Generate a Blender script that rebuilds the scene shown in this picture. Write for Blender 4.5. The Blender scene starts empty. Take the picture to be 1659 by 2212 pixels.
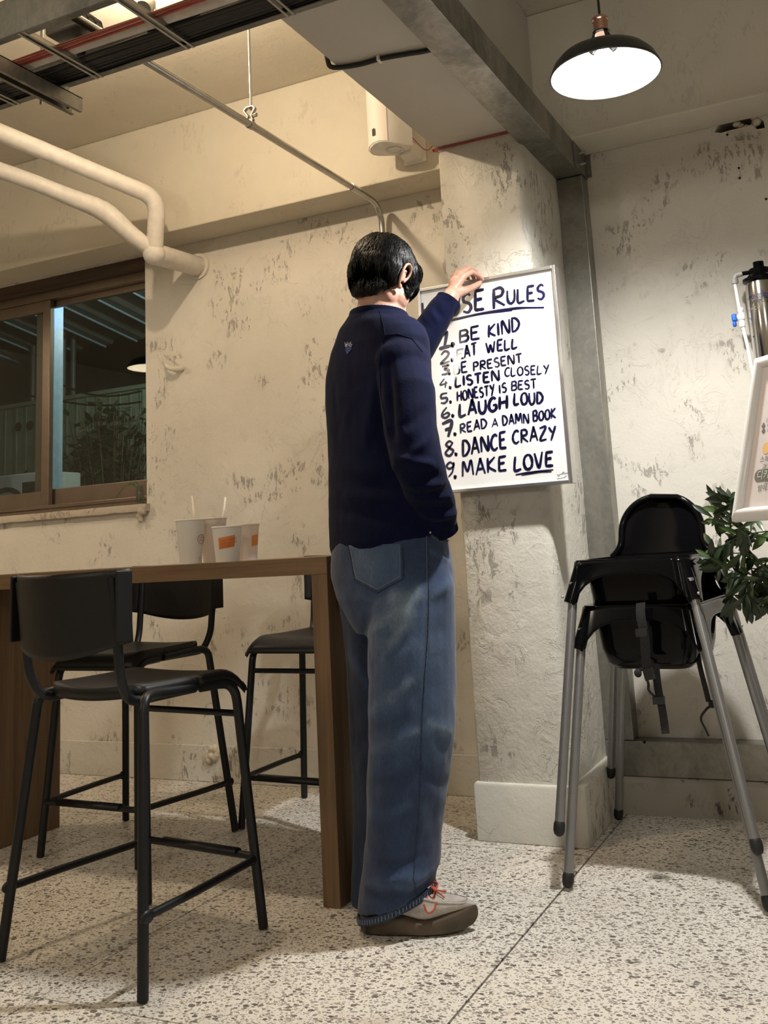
import bpy, bmesh, math, random
import numpy as np
from mathutils import Vector, Matrix, noise
from mathutils.bvhtree import BVHTree
PI = math.pi
random.seed(7)
SC = bpy.context.scene
COL = SC.collection

# ------------------------------------------------------------------ camera (solved from the room's vanishing points)
FPX, CXP, CYP, CAMH = 2091.85, 914.16, 804.75, 0.92
RM = ((0.9048, 0.4216, -0.0583), (-0.1263, 0.1354, -0.9827), (-0.4065, 0.8966, 0.1758))   # rows: image right, image down, view direction
def _orth():
    z = Vector(RM[2]).normalized(); x = Vector(RM[0]); x = (x - z * x.dot(z)).normalized(); y = z.cross(x)
    return x, y, z
RX, RY, RZ = _orth()
CAMLOC = Vector((0, 0, CAMH))
cam_d = bpy.data.cameras.new('camera'); cam = bpy.data.objects.new('camera', cam_d); COL.objects.link(cam)
cam.matrix_world = Matrix(((RX.x, -RY.x, -RZ.x, 0), (RX.y, -RY.y, -RZ.y, 0), (RX.z, -RY.z, -RZ.z, CAMH), (0, 0, 0, 1)))
cam_d.sensor_fit = 'VERTICAL'; cam_d.sensor_height = 24; cam_d.lens = FPX / 2212 * 24
cam_d.shift_x = -(CXP - 829.5) / 2212; cam_d.shift_y = (CYP - 1106) / 2212
cam_d.clip_start = 0.05; cam_d.clip_end = 100
SC.camera = cam

# ------------------------------------------------------------------ night sky, colour management
w = bpy.data.worlds.new('night'); SC.world = w; w.use_nodes = True
w.node_tree.nodes['Background'].inputs[0].default_value = (0.35, 0.45, 0.7, 1)
w.node_tree.nodes['Background'].inputs[1].default_value = 0.010
SC.view_settings.view_transform = 'Standard'; SC.view_settings.look = 'None'
SC.view_settings.gamma = 1; SC.view_settings.use_curve_mapping = False
SC.view_settings.exposure = 0.33

# ------------------------------------------------------------------ lights of the place, plus an added yard fill
def light(name, kind, loc, power, color, size=0.05, rot=None, spot=None, blend=0.5):
    l = bpy.data.lights.new(name, kind); l.energy = power; l.color = color
    if kind == 'AREA': l.size = size
    else: l.shadow_soft_size = size
    if spot: l.spot_size = math.radians(spot); l.spot_blend = blend
    o = bpy.data.objects.new(name, l); COL.objects.link(o); o.location = loc
    if rot: o.rotation_euler = rot
    return o
WARM, COOL = (1.0, 0.80, 0.57), (1.0, 0.99, 0.955)
LAMP_R = (-0.528, 2.50, 2.17)                       # pendant in view
LAMP_W = (-4.19, 2.29, 2.17)                        # pendant seen mirrored in the window
light('pendant_light', 'SPOT', (LAMP_R[0], LAMP_R[1], LAMP_R[2] + .010), 120, COOL, 0.035, (0, 0, 0), 156, .75)
light('pendant_light_by_window', 'POINT', (LAMP_W[0], LAMP_W[1], LAMP_W[2] + .010), 36, WARM, 0.03)
light('spot_bulb_light', 'POINT', (-1.985, 2.25, 2.70), 30, WARM, 0.022)
# further pendants of the same rows, behind and beside the camera
light('pendant_light_behind_right', 'POINT', (0.35, -0.9, 2.2), 42, (1.0, .96, .89), 0.12)
light('pendant_light_behind_left', 'POINT', (-2.6, -0.6, 2.2), 36, (1.0, .88, .70), 0.12)
light('night_blue_light', 'POINT', (-3.86, 3.76, 2.40), 4.2, (.10, .38, 1.0), 0.1)
light('yard_fill_light', 'POINT', (-3.2, 4.7, 2.5), 36, (.88, 1.0, .78), 0.1)  # added fill that brightens the fence and canopy, not a known lamp

# ------------------------------------------------------------------ node helpers
def newmat(name):
    m = bpy.data.materials.new(name); m.use_nodes = True
    nt = m.node_tree; b = nt.nodes['Principled BSDF']
    return m, nt, b
def nd(nt, t, ins=None, **props):
    n = nt.nodes.new(t)
    for k, v in props.items(): setattr(n, k, v)
    for k, v in (ins or {}).items():
        s = n.inputs[k]
        if isinstance(v, bpy.types.NodeSocket): nt.links.new(v, s)
        elif isinstance(v, bpy.types.Node): nt.links.new(v.outputs[0], s)
        else: s.default_value = v
    return n
def ramp(nt, fac, stops, interp='LINEAR'):
    n = nt.nodes.new('ShaderNodeValToRGB'); cr = n.color_ramp; cr.interpolation = interp
    while len(cr.elements) < len(stops): cr.elements.new(0.5)
    for e, (p, c) in zip(cr.elements, stops):
        e.position = p
        if not hasattr(c, '__len__'): c = (c, c, c)
        e.color = (*c, 1)
    nt.links.new(fac if isinstance(fac, bpy.types.NodeSocket) else fac.outputs[0], n.inputs[0])
    return n.outputs[0]
def mix(nt, f, a, b, mode='MIX'):
    n = nt.nodes.new('ShaderNodeMix'); n.data_type = 'RGBA'; n.blend_type = mode
    for s, v in ((n.inputs[0], f), (n.inputs[6], a), (n.inputs[7], b)):
        if isinstance(v, bpy.types.NodeSocket): nt.links.new(v, s)
        elif isinstance(v, bpy.types.Node): nt.links.new(v.outputs[0], s)
        else: s.default_value = (*v, 1) if hasattr(v, '__len__') and len(v) == 3 else v
    return n.outputs[2]
def mth(nt, op, a, b=0.0, c=None):
    n = nt.nodes.new('ShaderNodeMath'); n.operation = op
    for s, v in zip(n.inputs, (a, b, c)):
        if v is None: continue
        if isinstance(v, bpy.types.NodeSocket): nt.links.new(v, s)
        elif isinstance(v, bpy.types.Node): nt.links.new(v.outputs[0], s)
        else: s.default_value = v
    return n.outputs[0]
def geo_pos(nt): return nt.nodes.new('ShaderNodeNewGeometry').outputs['Position']
def objc(nt): return nt.nodes.new('ShaderNodeTexCoord').outputs['Object']
def noise_n(nt, vec, scale, detail=4, rough=.55, dist=0, out=0):
    n = nd(nt, 'ShaderNodeTexNoise', {'Vector': vec, 'Scale': scale, 'Detail': detail, 'Roughness': rough, 'Distortion': dist}); return n.outputs[out]
def mapping(nt, vec, scale=(1, 1, 1), rot=(0, 0, 0), loc=(0, 0, 0)):
    n = nd(nt, 'ShaderNodeMapping', {'Vector': vec}); n.inputs['Scale'].default_value = scale; n.inputs['Rotation'].default_value = rot; n.inputs['Location'].default_value = loc
    return n.outputs[0]
def bump(nt, b, h, strength=.3, dist=.01, prev=None):
    n = nd(nt, 'ShaderNodeBump', {'Height': h, 'Strength': strength, 'Distance': dist})
    if prev: nt.links.new(prev, n.inputs['Normal'])
    nt.links.new(n.outputs[0], b.inputs['Normal']); return n.outputs[0]
def setp(b, **kw):
    for k, v in kw.items(): b.inputs[k.replace('_', ' ')].default_value = v
def link(nt, s, b, name): nt.links.new(s, b.inputs[name])

def simple(name, col, rough=.5, metal=0, var=.06, scale=30, bmp=.05, coat=0, spec=None, sub=0):
    """plain procedural material: a base colour with slight tone variation and a little relief"""
    m, nt, b = newmat(name)
    p = objc(nt); n = noise_n(nt, p, scale, 4)
    c0 = tuple(max(0, c * (1 - var * 2)) for c in col); c1 = tuple(min(1, c * (1 + var)) for c in col)
    link(nt, ramp(nt, n, [(.3, c0), (.7, c1)]), b, 'Base Color')
    setp(b, Roughness=rough, Metallic=metal)
    if coat: b.inputs['Coat Weight'].default_value = coat; b.inputs['Coat Roughness'].default_value = .08
    if spec is not None: b.inputs['Specular IOR Level'].default_value = spec
    if bmp: bump(nt, b, n, bmp, .003)
    return m

def plaster(name, base, grey=(.32, .295, .255), patches=1.0, relief=1.0, seed=0.0, patch_scale=1.0):
    """old painted plaster: mottled paint, flaked patches that show the grey render, hairline relief"""
    m, nt, b = newmat(name)
    p = geo_pos(nt); p = mapping(nt, p, loc=(seed, seed * .7, seed * 1.3))
    tone = noise_n(nt, p, 2.2, 5, .6)
    col = ramp(nt, tone, [(.3, tuple(c * .90 for c in base)), (.72, tuple(min(1, c * 1.05) for c in base))])
    region = ramp(nt, noise_n(nt, p, 4.6 * patch_scale, 2, .5), [(.53, 0), (.59, 1)])
    warp = mapping(nt, p, scale=(1, 1, .8), rot=(.3, .5, .6))
    detail = ramp(nt, noise_n(nt, warp, 15, 7, .72, .8), [(.508, 0), (.54, 1)])
    streak = ramp(nt, noise_n(nt, mapping(nt, p, scale=(3.2, 3.2, .9), rot=(0, .75, 0)), 20, 5, .7), [(.50, 0), (.53, 1)])
    patch = mth(nt, 'MULTIPLY', region, mth(nt, 'MULTIPLY', detail, streak))
    # thin wandering hairlines and chips
    wv = nd(nt, 'ShaderNodeTexVoronoi', {'Vector': mix(nt, .12, p, noise_n(nt, p, 5, 5, .6, 0, 1)), 'Scale': 4.5}, feature='DISTANCE_TO_EDGE')
    gate = ramp(nt, noise_n(nt, p, 3.2, 3, .6), [(.56, 0), (.62, 1)])
    hair = mth(nt, 'MULTIPLY', ramp(nt, wv, [(.0, 1), (.008, 0)]), gate)
    smear = mth(nt, 'MULTIPLY', ramp(nt, noise_n(nt, p, 6.5, 6, .7, 1.2), [(.60, 0), (.68, .35)]), 1.0)
    f = mth(nt, 'MAXIMUM', mth(nt, 'MULTIPLY', patch, .92), mth(nt, 'MAXIMUM', mth(nt, 'MULTIPLY', hair, .45), mth(nt, 'MULTIPLY', smear, .55)))
    f = mth(nt, 'MULTIPLY', f, patches)
    link(nt, mix(nt, f, col, grey), b, 'Base Color')
    setp(b, Roughness=.82)
    h = mth(nt, 'ADD', mth(nt, 'MULTIPLY', noise_n(nt, p, 14, 6, .6, .4), .55), mth(nt, 'MULTIPLY', noise_n(nt, p, 90, 3), .16))
    flake = mth(nt, 'MULTIPLY', ramp(nt, noise_n(nt, warp, 11, 6, .7, 1.0), [(.50, 0), (.53, 1)]), mth(nt, 'MULTIPLY', ramp(nt, noise_n(nt, p, 3.1, 2), [(.48, 0), (.58, 1)]), .35))
    h = mth(nt, 'ADD', h, flake)
    h = mth(nt, 'SUBTRACT', h, mth(nt, 'MULTIPLY', f, .35))
    bump(nt, b, h, .42 * relief, .012)
    return m

def wood(name, c0, c1, axis=0, scale=1.0, rough=.45, seed=0):
    m, nt, b = newmat(name)
    sc = [26, 26, 26]; sc[axis] = 1.1
    p = mapping(nt, geo_pos(nt), scale=tuple(s * scale for s in sc), loc=(seed, seed, seed))
    n1 = noise_n(nt, p, 1.0, 6, .65, .6)
    sc2 = [150, 150, 150]; sc2[axis] = 5
    n2 = noise_n(nt, mapping(nt, geo_pos(nt), scale=tuple(sc2)), 1.0, 3, .6)
    f = mth(nt, 'ADD', mth(nt, 'MULTIPLY', n1, .75), mth(nt, 'MULTIPLY', n2, .25))
    link(nt, ramp(nt, f, [(.36, c0), (.5, tuple((a + b_) / 2 for a, b_ in zip(c0, c1))), (.66, c1)]), b, 'Base Color')
    setp(b, Roughness=rough); bump(nt, b, f, .12, .002)
    return m

def galvanised(name, col=(.36, .35, .315), rough=.36, grime=.6):
    m, nt, b = newmat(name)
    p = geo_pos(nt)
    v = nd(nt, 'ShaderNodeTexVoronoi', {'Vector': mix(nt, .03, p, noise_n(nt, p, 30, 3, .5, 0, 1)), 'Scale': 60})
    sp = ramp(nt, v.outputs['Color'], [(.1, .88), (.9, 1.05)])
    g = noise_n(nt, mapping(nt, p, scale=(1, 1, .45)), 5, 7, .7, .5)
    dirt = ramp(nt, g, [(.38, tuple(c * (1 - grime * .62) for c in col)), (.62, col)])
    link(nt, mix(nt, 1.0, dirt, sp, 'MULTIPLY'), b, 'Base Color')
    setp(b, Metallic=.9)
    link(nt, ramp(nt, g, [(.3, rough + .18), (.7, rough - .04)]), b, 'Roughness')
    bump(nt, b, noise_n(nt, p, 8, 3), .10, .01)
    return m

# ------------------------------------------------------------------ materials
M = {}
M['plaster'] = plaster('old_plaster', (.64, .60, .53))
M['plaster_pillar'] = plaster('pillar_plaster', (.64, .61, .54), patches=1.0, relief=1.5, seed=3.7)
M['plaster_smooth'] = plaster('smooth_painted_concrete', (.60, .55, .45), patches=.30, relief=.35, seed=8.1)
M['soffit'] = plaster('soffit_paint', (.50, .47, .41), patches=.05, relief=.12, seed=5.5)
M['curb'] = plaster('curb_concrete', (.42, .39, .33), grey=(.09, .08, .07), patches=1.0, relief=.8, seed=11.3, patch_scale=1.5)
M['base'] = plaster('painted_skirting', (.60, .575, .51), grey=(.16, .145, .125), patches=.8, relief=1.0, seed=2.2)
M['mortar'] = plaster('rough_mortar', (.44, .38, .31), grey=(.25, .20, .15), patches=.8, relief=2.2, seed=4.4)
M['steel'] = galvanised('galvanised_steel')
M['steel_dark'] = galvanised('dull_galvanised_steel', (.30, .30, .28), .42)
M['steel_tube'] = simple('bright_conduit_steel', (.46, .45, .42), .26, .95, .08, 20, .02)
M['oak'] = wood('oak_laminate_along', (.115, .068, .034), (.215, .132, .070), 0)
M['oak_v'] = wood('oak_laminate_upright', (.108, .064, .032), (.205, .126, .067), 2, seed=3)
M['frame_wood'] = wood('brown_window_header', (.035, .022, .014), (.10, .065, .04), 0, .6, .7)
M['win_frame'] = simple('bronze_aluminium', (.25, .195, .155), .33, .75, .05, 12, .01)
M['black_metal'] = simple('black_powder_coat', (.008, .009, .011), .42, 0, .1, 60, .05, spec=.35)
M['black_plastic'] = simple('black_stool_plastic', (.007, .0065, .0065), .48, 0, .1, 220, .10, spec=.35)
M['gloss_black'] = simple('glossy_black_plastic', (.003, .003, .0035), .10, 0, .05, 8, .0, spec=.13)
M['leg_grey'] = simple('satin_silver_tube', (.27, .27, .27), .36, .55, .03, 40, .01)
M['rubber'] = simple('black_rubber', (.012, .012, .012), .6)
M['webbing'] = simple('black_webbing', (.018, .018, .020), .85, 0, .3, 400, .4)
M['white_pl'] = simple('white_plastic', (.74, .71, .66), .40, 0, .02, 8, .0)
M['white_tube'] = simple('white_pvc', (.86, .86, .85), .33, 0, .02, 8, .0)
M['tape'] = simple('white_wrap_tape', (.66, .62, .57), .55, 0, .06, 25, .25)
M['blue'] = simple('blue_valve_plastic', (.008, .13, .62), .35)
M['grey_fit'] = simple('grey_fitting', (.36, .35, .33), .4)
M['copper'] = simple('rose_copper', (.72, .42, .33), .28, .9)
M['shade_out'] = simple('dark_enamel', (.030, .032, .034), .30, .2)
M['shade_in'] = simple('white_enamel', (.85, .85, .83), .45)
M['cable'] = simple('black_cable', (.010, .010, .011), .45)
M['red_cable'] = simple('red_cable_sheath', (.36, .065, .05), .38)
M['corr'] = simple('white_corrugated_hose', (.62, .56, .50), .5)
M['box'] = simple('grey_junction_box', (.13, .125, .115), .5, .4)
M['foam'] = simple('expanding_foam', (.60, .53, .40), .85, 0, .2, 30, .8)
M['dark'] = simple('dark_cavity', (.012, .012, .012), .9)
M['alu'] = simple('brushed_aluminium', (.62, .61, .60), .30, .9, .04, 20, .01)
M['paper'] = simple('coated_paper', (.80, .80, .80), .30, 0, .01, 3, .0, coat=.7)
M['ink'] = simple('navy_brush_ink', (.006, .006, .045), .35, 0, .4, 30, .0, coat=.5)
M['cup'] = simple('paper_cup', (.78, .75, .70), .55, 0, .02, 10, .0)
M['cup2'] = simple('pinkish_paper_cup', (.76, .66, .58), .55, 0, .03, 10, .0)
M['orange'] = simple('orange_print', (.72, .27, .07), .6)
M['red_ink'] = simple('red_print', (.62, .07, .03), .6)
M['dark_ink'] = simple('dark_print', (.05, .045, .05), .6)
M['straw'] = simple('frosted_straw', (.72, .66, .56), .4)
M['sign_white'] = simple('white_snap_frame', (.78, .78, .79), .38, .1, .02, 15, .0)
M['sign_paper'] = simple('pale_pink_print', (.72, .66, .66), .5, 0, .02, 5, .0, coat=.3)
M['sign_ink'] = simple('grey_lettering', (.16, .15, .15), .6)
M['sign_badge'] = simple('olive_grey_badge', (.16, .165, .14), .6)
M['sign_light'] = simple('pale_lettering', (.72, .70, .68), .6)
M['sign_orange'] = simple('pale_orange_dot', (.80, .50, .20), .6)
M['stainless'] = simple('polished_stainless', (.62, .60, .58), .14, 1.0, .04, 6, .0)
M['navy_print'] = simple('navy_print', (.02, .02, .12), .5)
M['suede'] = simple('taupe_suede', (.42, .38, .34), .95, 0, .12, 60, .35)
M['sole'] = simple('crepe_sole', (.085, .062, .040), .75, 0, .22, 18, .30)
M['lace'] = simple('red_lace', (.50, .08, .045), .7)
M['thread'] = simple('dark_stitching', (.06, .05, .045), .8)
M['stitch'] = simple('pale_denim_stitch', (.15, .18, .225), .9)
M['rivet'] = simple('brass_rivet', (.55, .48, .36), .35, .9)
M['embro'] = simple('white_embroidery', (.60, .62, .70), .8)
M['heart'] = simple('blue_embroidery', (.012, .025, .13), .8)
M['fence'] = simple('pale_green_fence_panel', (.30, .36, .28), .5, 0, .08, 3, .0)
M['night_metal'] = simple('grey_roof_sheet', (.16, .17, .17), .5, .3, .2, 3, .0)
M['night_wall'] = simple('dark_neighbour_wall', (.055, .055, .048), .9, 0, .3, 2, .2)
M['blue_post'] = simple('blue_tinted_steel', (.42, .58, .78), .4)  # blue of the light on the post mixed into its base colour
M['night_leaf'] = simple('shrub_leaf', (.055, .10, .04), .6, 0, .3, 10, .0)
M['bark'] = simple('bark', (.10, .075, .05), .8)
M['ac'] = simple('air_conditioner_casing', (.55, .58, .62), .5)
M['pot'] = simple('terracotta_grey_pot', (.25, .23, .21), .8)
M['leaf_glossy'] = None

def mk_floor():
    m, nt, b = newmat('terrazzo')
    p = geo_pos(nt)
    tone = noise_n(nt, p, 1.6, 5, .6)
    base = ramp(nt, tone, [(.3, (.60, .56, .495)), (.7, (.75, .715, .645))])
    stain = ramp(nt, noise_n(nt, mapping(nt, p, loc=(4, 2, 0)), 3.0, 6, .7, .8), [(.60, 0), (.74, .55)])
    base = mix(nt, stain, base, (.36, .25, .145))
    wp = mix(nt, .010, p, noise_n(nt, p, 60, 2, .5, 0, 1), 'ADD')
    for sc, th, frac, cols in ((100, .36, .34, ((.13, .115, .10), (.40, .36, .31))), (64, .34, .56, ((.03, .03, .03), (.24, .20, .165))), (170, .34, .36, ((.13, .115, .10), (.36, .32, .28)))):
        v = nd(nt, 'ShaderNodeTexVoronoi', {'Vector': mapping(nt, wp, scale=(1, 1.35, 1), rot=(0, 0, sc)), 'Scale': sc, 'Randomness': 1.0})
        pick = nd(nt, 'ShaderNodeSeparateColor', {0: v.outputs['Color']})
        inside = mth(nt, 'LESS_THAN', v.outputs['Distance'], mth(nt, 'MULTIPLY', mth(nt, 'ADD', .45, mth(nt, 'MULTIPLY', pick.outputs[1], .75)), th * 1.25))
        on = mth(nt, 'GREATER_THAN', pick.outputs[0], frac)
        cc = ramp(nt, pick.outputs[2], [(.0, cols[0]), (1.0, cols[1])])
        base = mix(nt, mth(nt, 'MULTIPLY', mth(nt, 'MULTIPLY', inside, on), .92), base, cc)
    link(nt, base, b, 'Base Color')
    link(nt, ramp(nt, noise_n(nt, p, 5, 5), [(.3, .32), (.7, .52)]), b, 'Roughness')
    bump(nt, b, noise_n(nt, p, 40, 3), .03, .003)
    return m
M['floor'] = mk_floor()
M['grout'] = simple('dark_grout', (.045, .04, .035), .9)

def mk_denim():
    m, nt, b = newmat('washed_denim')
    p = geo_pos(nt)
    big = noise_n(nt, mapping(nt, p, scale=(1, 1, .45)), 6.5, 5, .6, .3)
    att = nd(nt, 'ShaderNodeAttribute', attribute_name='fade').outputs['Fac']
    f = mth(nt, 'ADD', mth(nt, 'MULTIPLY', mth(nt, 'SUBTRACT', big, .5), .85), att)
    twill = noise_n(nt, mapping(nt, p, scale=(300, 300, 90)), 1, 2)
    f = mth(nt, 'ADD', f, mth(nt, 'MULTIPLY', mth(nt, 'SUBTRACT', twill, .5), .35))
    link(nt, ramp(nt, f, [(.05, (.006, .013, .038)), (.35, (.014, .032, .086)), (.65, (.042, .074, .140)), (1.0, (.14, .185, .24))]), b, 'Base Color')
    setp(b, Roughness=.9); b.inputs['Sheen Weight'].default_value = .15
    bump(nt, b, noise_n(nt, p, 420, 2), .25, .002)
    return m
M['denim'] = mk_denim()
M['denim_dark'] = simple('dark_denim_edge', (.022, .040, .085), .9, 0, .4, 160, .4)
def mk_knit():
    m, nt, b = newmat('navy_fine_knit')
    p = geo_pos(nt)
    n = noise_n(nt, mapping(nt, p, scale=(1, 1, .5)), 350, 3)
    link(nt, ramp(nt, noise_n(nt, p, 9, 4), [(.3, (.0016, .0028, .0155)), (.7, (.0024, .0042, .024))]), b, 'Base Color')
    setp(b, Roughness=.85); b.inputs['Sheen Weight'].default_value = .03; b.inputs['Sheen Roughness'].default_value = .5
    b.inputs['Specular IOR Level'].default_value = .08
    bump(nt, b, n, .35, .002)
    return m
M['knit'] = mk_knit()
def mk_skin():
    m, nt, b = newmat('skin')
    p = geo_pos(nt)
    n = noise_n(nt, p, 22, 4)
    link(nt, ramp(nt, n, [(.3, (.42, .225, .165)), (.7, (.54, .315, .24))]), b, 'Base Color')
    setp(b, Roughness=.48); b.inputs['Subsurface Weight'].default_value = .12
    b.inputs['Subsurface Radius'].default_value = (.012, .005, .003); b.inputs['Subsurface Scale'].default_value = .5
    bump(nt, b, noise_n(nt, p, 320, 2), .10, .001)
    return m
M['skin'] = mk_skin()
M['nail'] = simple('nail', (.68, .45, .38), .3)
M['hair'] = simple('black_hair', (.0032, .0030, .0030), .42, 0, .3, 40, .0, spec=.22)
M['eye'] = simple('eye', (.5, .48, .45), .2)
def mk_leaf():
    m, nt, b = newmat('dark_glossy_leaf')
    r = nd(nt, 'ShaderNodeObjectInfo').outputs['Random']
    link(nt, ramp(nt, r, [(.0, (.008, .018, .007)), (.6, (.018, .038, .012)), (1.0, (.055, .095, .025))]), b, 'Base Color')
    setp(b, Roughness=.35)
    return m
M['leaf'] = mk_leaf()
M['blade'] = simple('green_blade', (.03, .075, .012), .45)
def mk_glass():
    m = bpy.data.materials.new('window_glass'); m.use_nodes = True; nt = m.node_tree; nt.nodes.clear()
    out = nt.nodes.new('ShaderNodeOutputMaterial')
    bf = nt.nodes.new('ShaderNodeNewGeometry').outputs['Backfacing']      # a thin sheet reflects alike from either side
    fr = nd(nt, 'ShaderNodeFresnel', {'IOR': mth(nt, 'SUBTRACT', 1.5, mth(nt, 'MULTIPLY', bf, 1.5 - 1 / 1.5))})
    tr = nd(nt, 'ShaderNodeBsdfTransparent', {'Color': (.82, .86, .84, 1)}); gl = nd(nt, 'ShaderNodeBsdfGlossy', {'Color': (1, 1, 1, 1), 'Roughness': .0})
    mx = nt.nodes.new('ShaderNodeMixShader')
    nt.links.new(mth(nt, 'MULTIPLY', fr.outputs[0], 1.3), mx.inputs[0]); nt.links.new(tr.outputs[0], mx.inputs[1]); nt.links.new(gl.outputs[0], mx.inputs[2])
    nt.links.new(mx.outputs[0], out.inputs[0]); return m
M['glass'] = mk_glass()
def mk_emit(name, col, s):
    m, nt, b = newmat(name); setp(b, Roughness=.5)
    b.inputs['Base Color'].default_value = (*col, 1); b.inputs['Emission Color'].default_value = (*col, 1); b.inputs['Emission Strength'].default_value = s
    return m
M['bulb'] = mk_emit('lit_bulb', (1, .97, .92), 40)
M['bulb_warm'] = mk_emit('lit_warm_bulb', (1, .88, .66), 40)

# ------------------------------------------------------------------ pixel rays: turn a measured picture point into a point on a known plane
def ray(x, y): return (RX * ((x - CXP) / FPX) + RY * ((y - CYP) / FPX) + RZ)
def onY(x, y, Y): d = ray(x, y); return CAMLOC + d * (Y / d.y)
def onZ(x, y, Z): d = ray(x, y); return CAMLOC + d * ((Z - CAMH) / d.z)
def onX(x, y, X): d = ray(x, y); return CAMLOC + d * (X / d.x)

# ------------------------------------------------------------------ mesh helpers
class MB:
    """collects shapes and links them as one mesh object"""
    def __init__(s): s.v = []; s.f = []; s.mi = []; s.cur = 0
    def add(s, vs, fs):
        o = len(s.v); s.v += [tuple(v) for v in vs]; s.f += [tuple(i + o for i in f) for f in fs]; s.mi += [s.cur] * len(fs); return s
    def box(s, a, b, rot=None, piv=None):
        x0, y0, z0 = a; x1, y1, z1 = b
        vs = [Vector(p) for p in ((x0, y0, z0), (x1, y0, z0), (x1, y1, z0), (x0, y1, z0), (x0, y0, z1), (x1, y0, z1), (x1, y1, z1), (x0, y1, z1))]
        if rot is not None: vs = [piv + rot @ (v - piv) for v in vs]
        return s.add(vs, [(0, 3, 2, 1), (4, 5, 6, 7), (0, 1, 5, 4), (1, 2, 6, 5), (2, 3, 7, 6), (3, 0, 4, 7)])
    def obox(s, c, ax, h):
        """box at centre c with axes ax (3 vectors) and half sizes h"""
        c = Vector(c); vs = []
        for k in (-1, 1):
            for i, j in ((-1, -1), (1, -1), (1, 1), (-1, 1)): vs.append(c + ax[0] * (i * h[0]) + ax[1] * (j * h[1]) + ax[2] * (k * h[2]))
        return s.add(vs, [(0, 3, 2, 1), (4, 5, 6, 7), (0, 1, 5, 4), (1, 2, 6, 5), (2, 3, 7, 6), (3, 0, 4, 7)])
    def rings(s, rs, cap=True, closed=False):
        n = len(rs[0]); o = len(s.v)
        for r in rs: s.v += [tuple(p) for p in r]
        m = len(rs)
        for i in range(m if closed else m - 1):
            a = o + i * n; b_ = o + ((i + 1) % m) * n
            for j in range(n):
                k = (j + 1) % n; s.f.append((a + j, a + k, b_ + k, b_ + j)); s.mi.append(s.cur)
        if cap and not closed:
            s.f.append(tuple(o + j for j in reversed(range(n)))); s.mi.append(s.cur)
            s.f.append(tuple(o + (m - 1) * n + j for j in range(n))); s.mi.append(s.cur)
        return s
    def tube(s, pts, r, n=10, cap=True, round_ends=False, flat=None):
        pts = [Vector(p) for p in pts]; rr = r if hasattr(r, '__len__') else [r] * len(pts)
        if round_ends:
            d0 = (pts[0] - pts[1]).normalized(); d1 = (pts[-1] - pts[-2]).normalized(); r0 = rr[0]; r1 = rr[-1]
            pts = [pts[0] + d0 * r0 * .95, pts[0] + d0 * r0 * .6] + pts + [pts[-1] + d1 * r1 * .6, pts[-1] + d1 * r1 * .95]
            rr = [r0 * .3, r0 * .8] + list(rr) + [r1 * .8, r1 * .3]
        ts = []
        for i in range(len(pts)):
            t = pts[min(i + 1, len(pts) - 1)] - pts[max(i - 1, 0)]; ts.append(t.normalized() if t.length > 1e-9 else Vector((0, 0, 1)))
        up = Vector((0, 0, 1)) if abs(ts[0].z) < .9 else Vector((1, 0, 0))
        nrm = (up - ts[0] * up.dot(ts[0])).normalized(); rs = []
        for i, p in enumerate(pts):
            nrm = nrm - ts[i] * nrm.dot(ts[i])
            nrm = nrm.normalized() if nrm.length > 1e-6 else ts[i].orthogonal().normalized()
            bi = ts[i].cross(nrm); fl = flat if flat else (1, 1)
            rs.append([p + nrm * (math.cos(2 * PI * j / n) * rr[i] * fl[0]) + bi * (math.sin(2 * PI * j / n) * rr[i] * fl[1]) for j in range(n)])
        return s.rings(rs, cap)
    def lathe(s, prof, c=(0, 0, 0), n=28, axis='z', cap=False):
        c = Vector(c); rs = []
        for r, z in prof:
            ring = []
            for j in range(n):
                a = 2 * PI * j / n; x, y = math.cos(a) * r, math.sin(a) * r
                ring.append(c + (Vector((x, y, z)) if axis == 'z' else Vector((x, z, y)) if axis == 'y' else Vector((z, x, y))))
            rs.append(ring)
        return s.rings(rs, cap)
    def ball(s, c, r, nu=14, nv=9, ax=None):
        """ellipsoid, r scalar or 3 radii along axes ax"""
        c = Vector(c); r = r if hasattr(r, '__len__') else (r, r, r); ax = ax or (Vector((1, 0, 0)), Vector((0, 1, 0)), Vector((0, 0, 1))); rs = []
        for i in range(nv + 1):
            t = PI * (i + .02) / (nv + .04)
            rs.append([c + ax[0] * (r[0] * math.sin(t) * math.cos(2 * PI * j / nu)) + ax[1] * (r[1] * math.sin(t) * math.sin(2 * PI * j / nu)) + ax[2] * (-r[2] * math.cos(t)) for j in range(nu)])
        return s.rings(rs, True)
    def prism(s, poly, d):
        """polygon (3-D points) pushed along vector d"""
        poly = [Vector(p) for p in poly]; d = Vector(d); n = len(poly)
        return s.add(poly + [p + d for p in poly], [tuple(reversed(range(n))), tuple(range(n, 2 * n))] + [(i, (i + 1) % n, n + (i + 1) % n, n + i) for i in range(n)])
    def grid(s, rows):
        n = len(rows[0]); o = len(s.v)
        for r in rows: s.v += [tuple(p) for p in r]
        for i in range(len(rows) - 1):
            for j in range(n - 1): s.f.append((o + i * n + j, o + i * n + j + 1, o + (i + 1) * n + j + 1, o + (i + 1) * n + j)); s.mi.append(s.cur)
        return s
    def mesh(s, name, mats=()):
        me = bpy.data.meshes.new(name); me.from_pydata(s.v, [], s.f)
        for m in mats: me.materials.append(m)
        if len(mats) > 1: me.polygons.foreach_set('material_index', s.mi)
        bm = bmesh.new(); bm.from_mesh(me); bmesh.ops.recalc_face_normals(bm, faces=bm.faces); bm.to_mesh(me); bm.free()
        me.update(); return me
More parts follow.
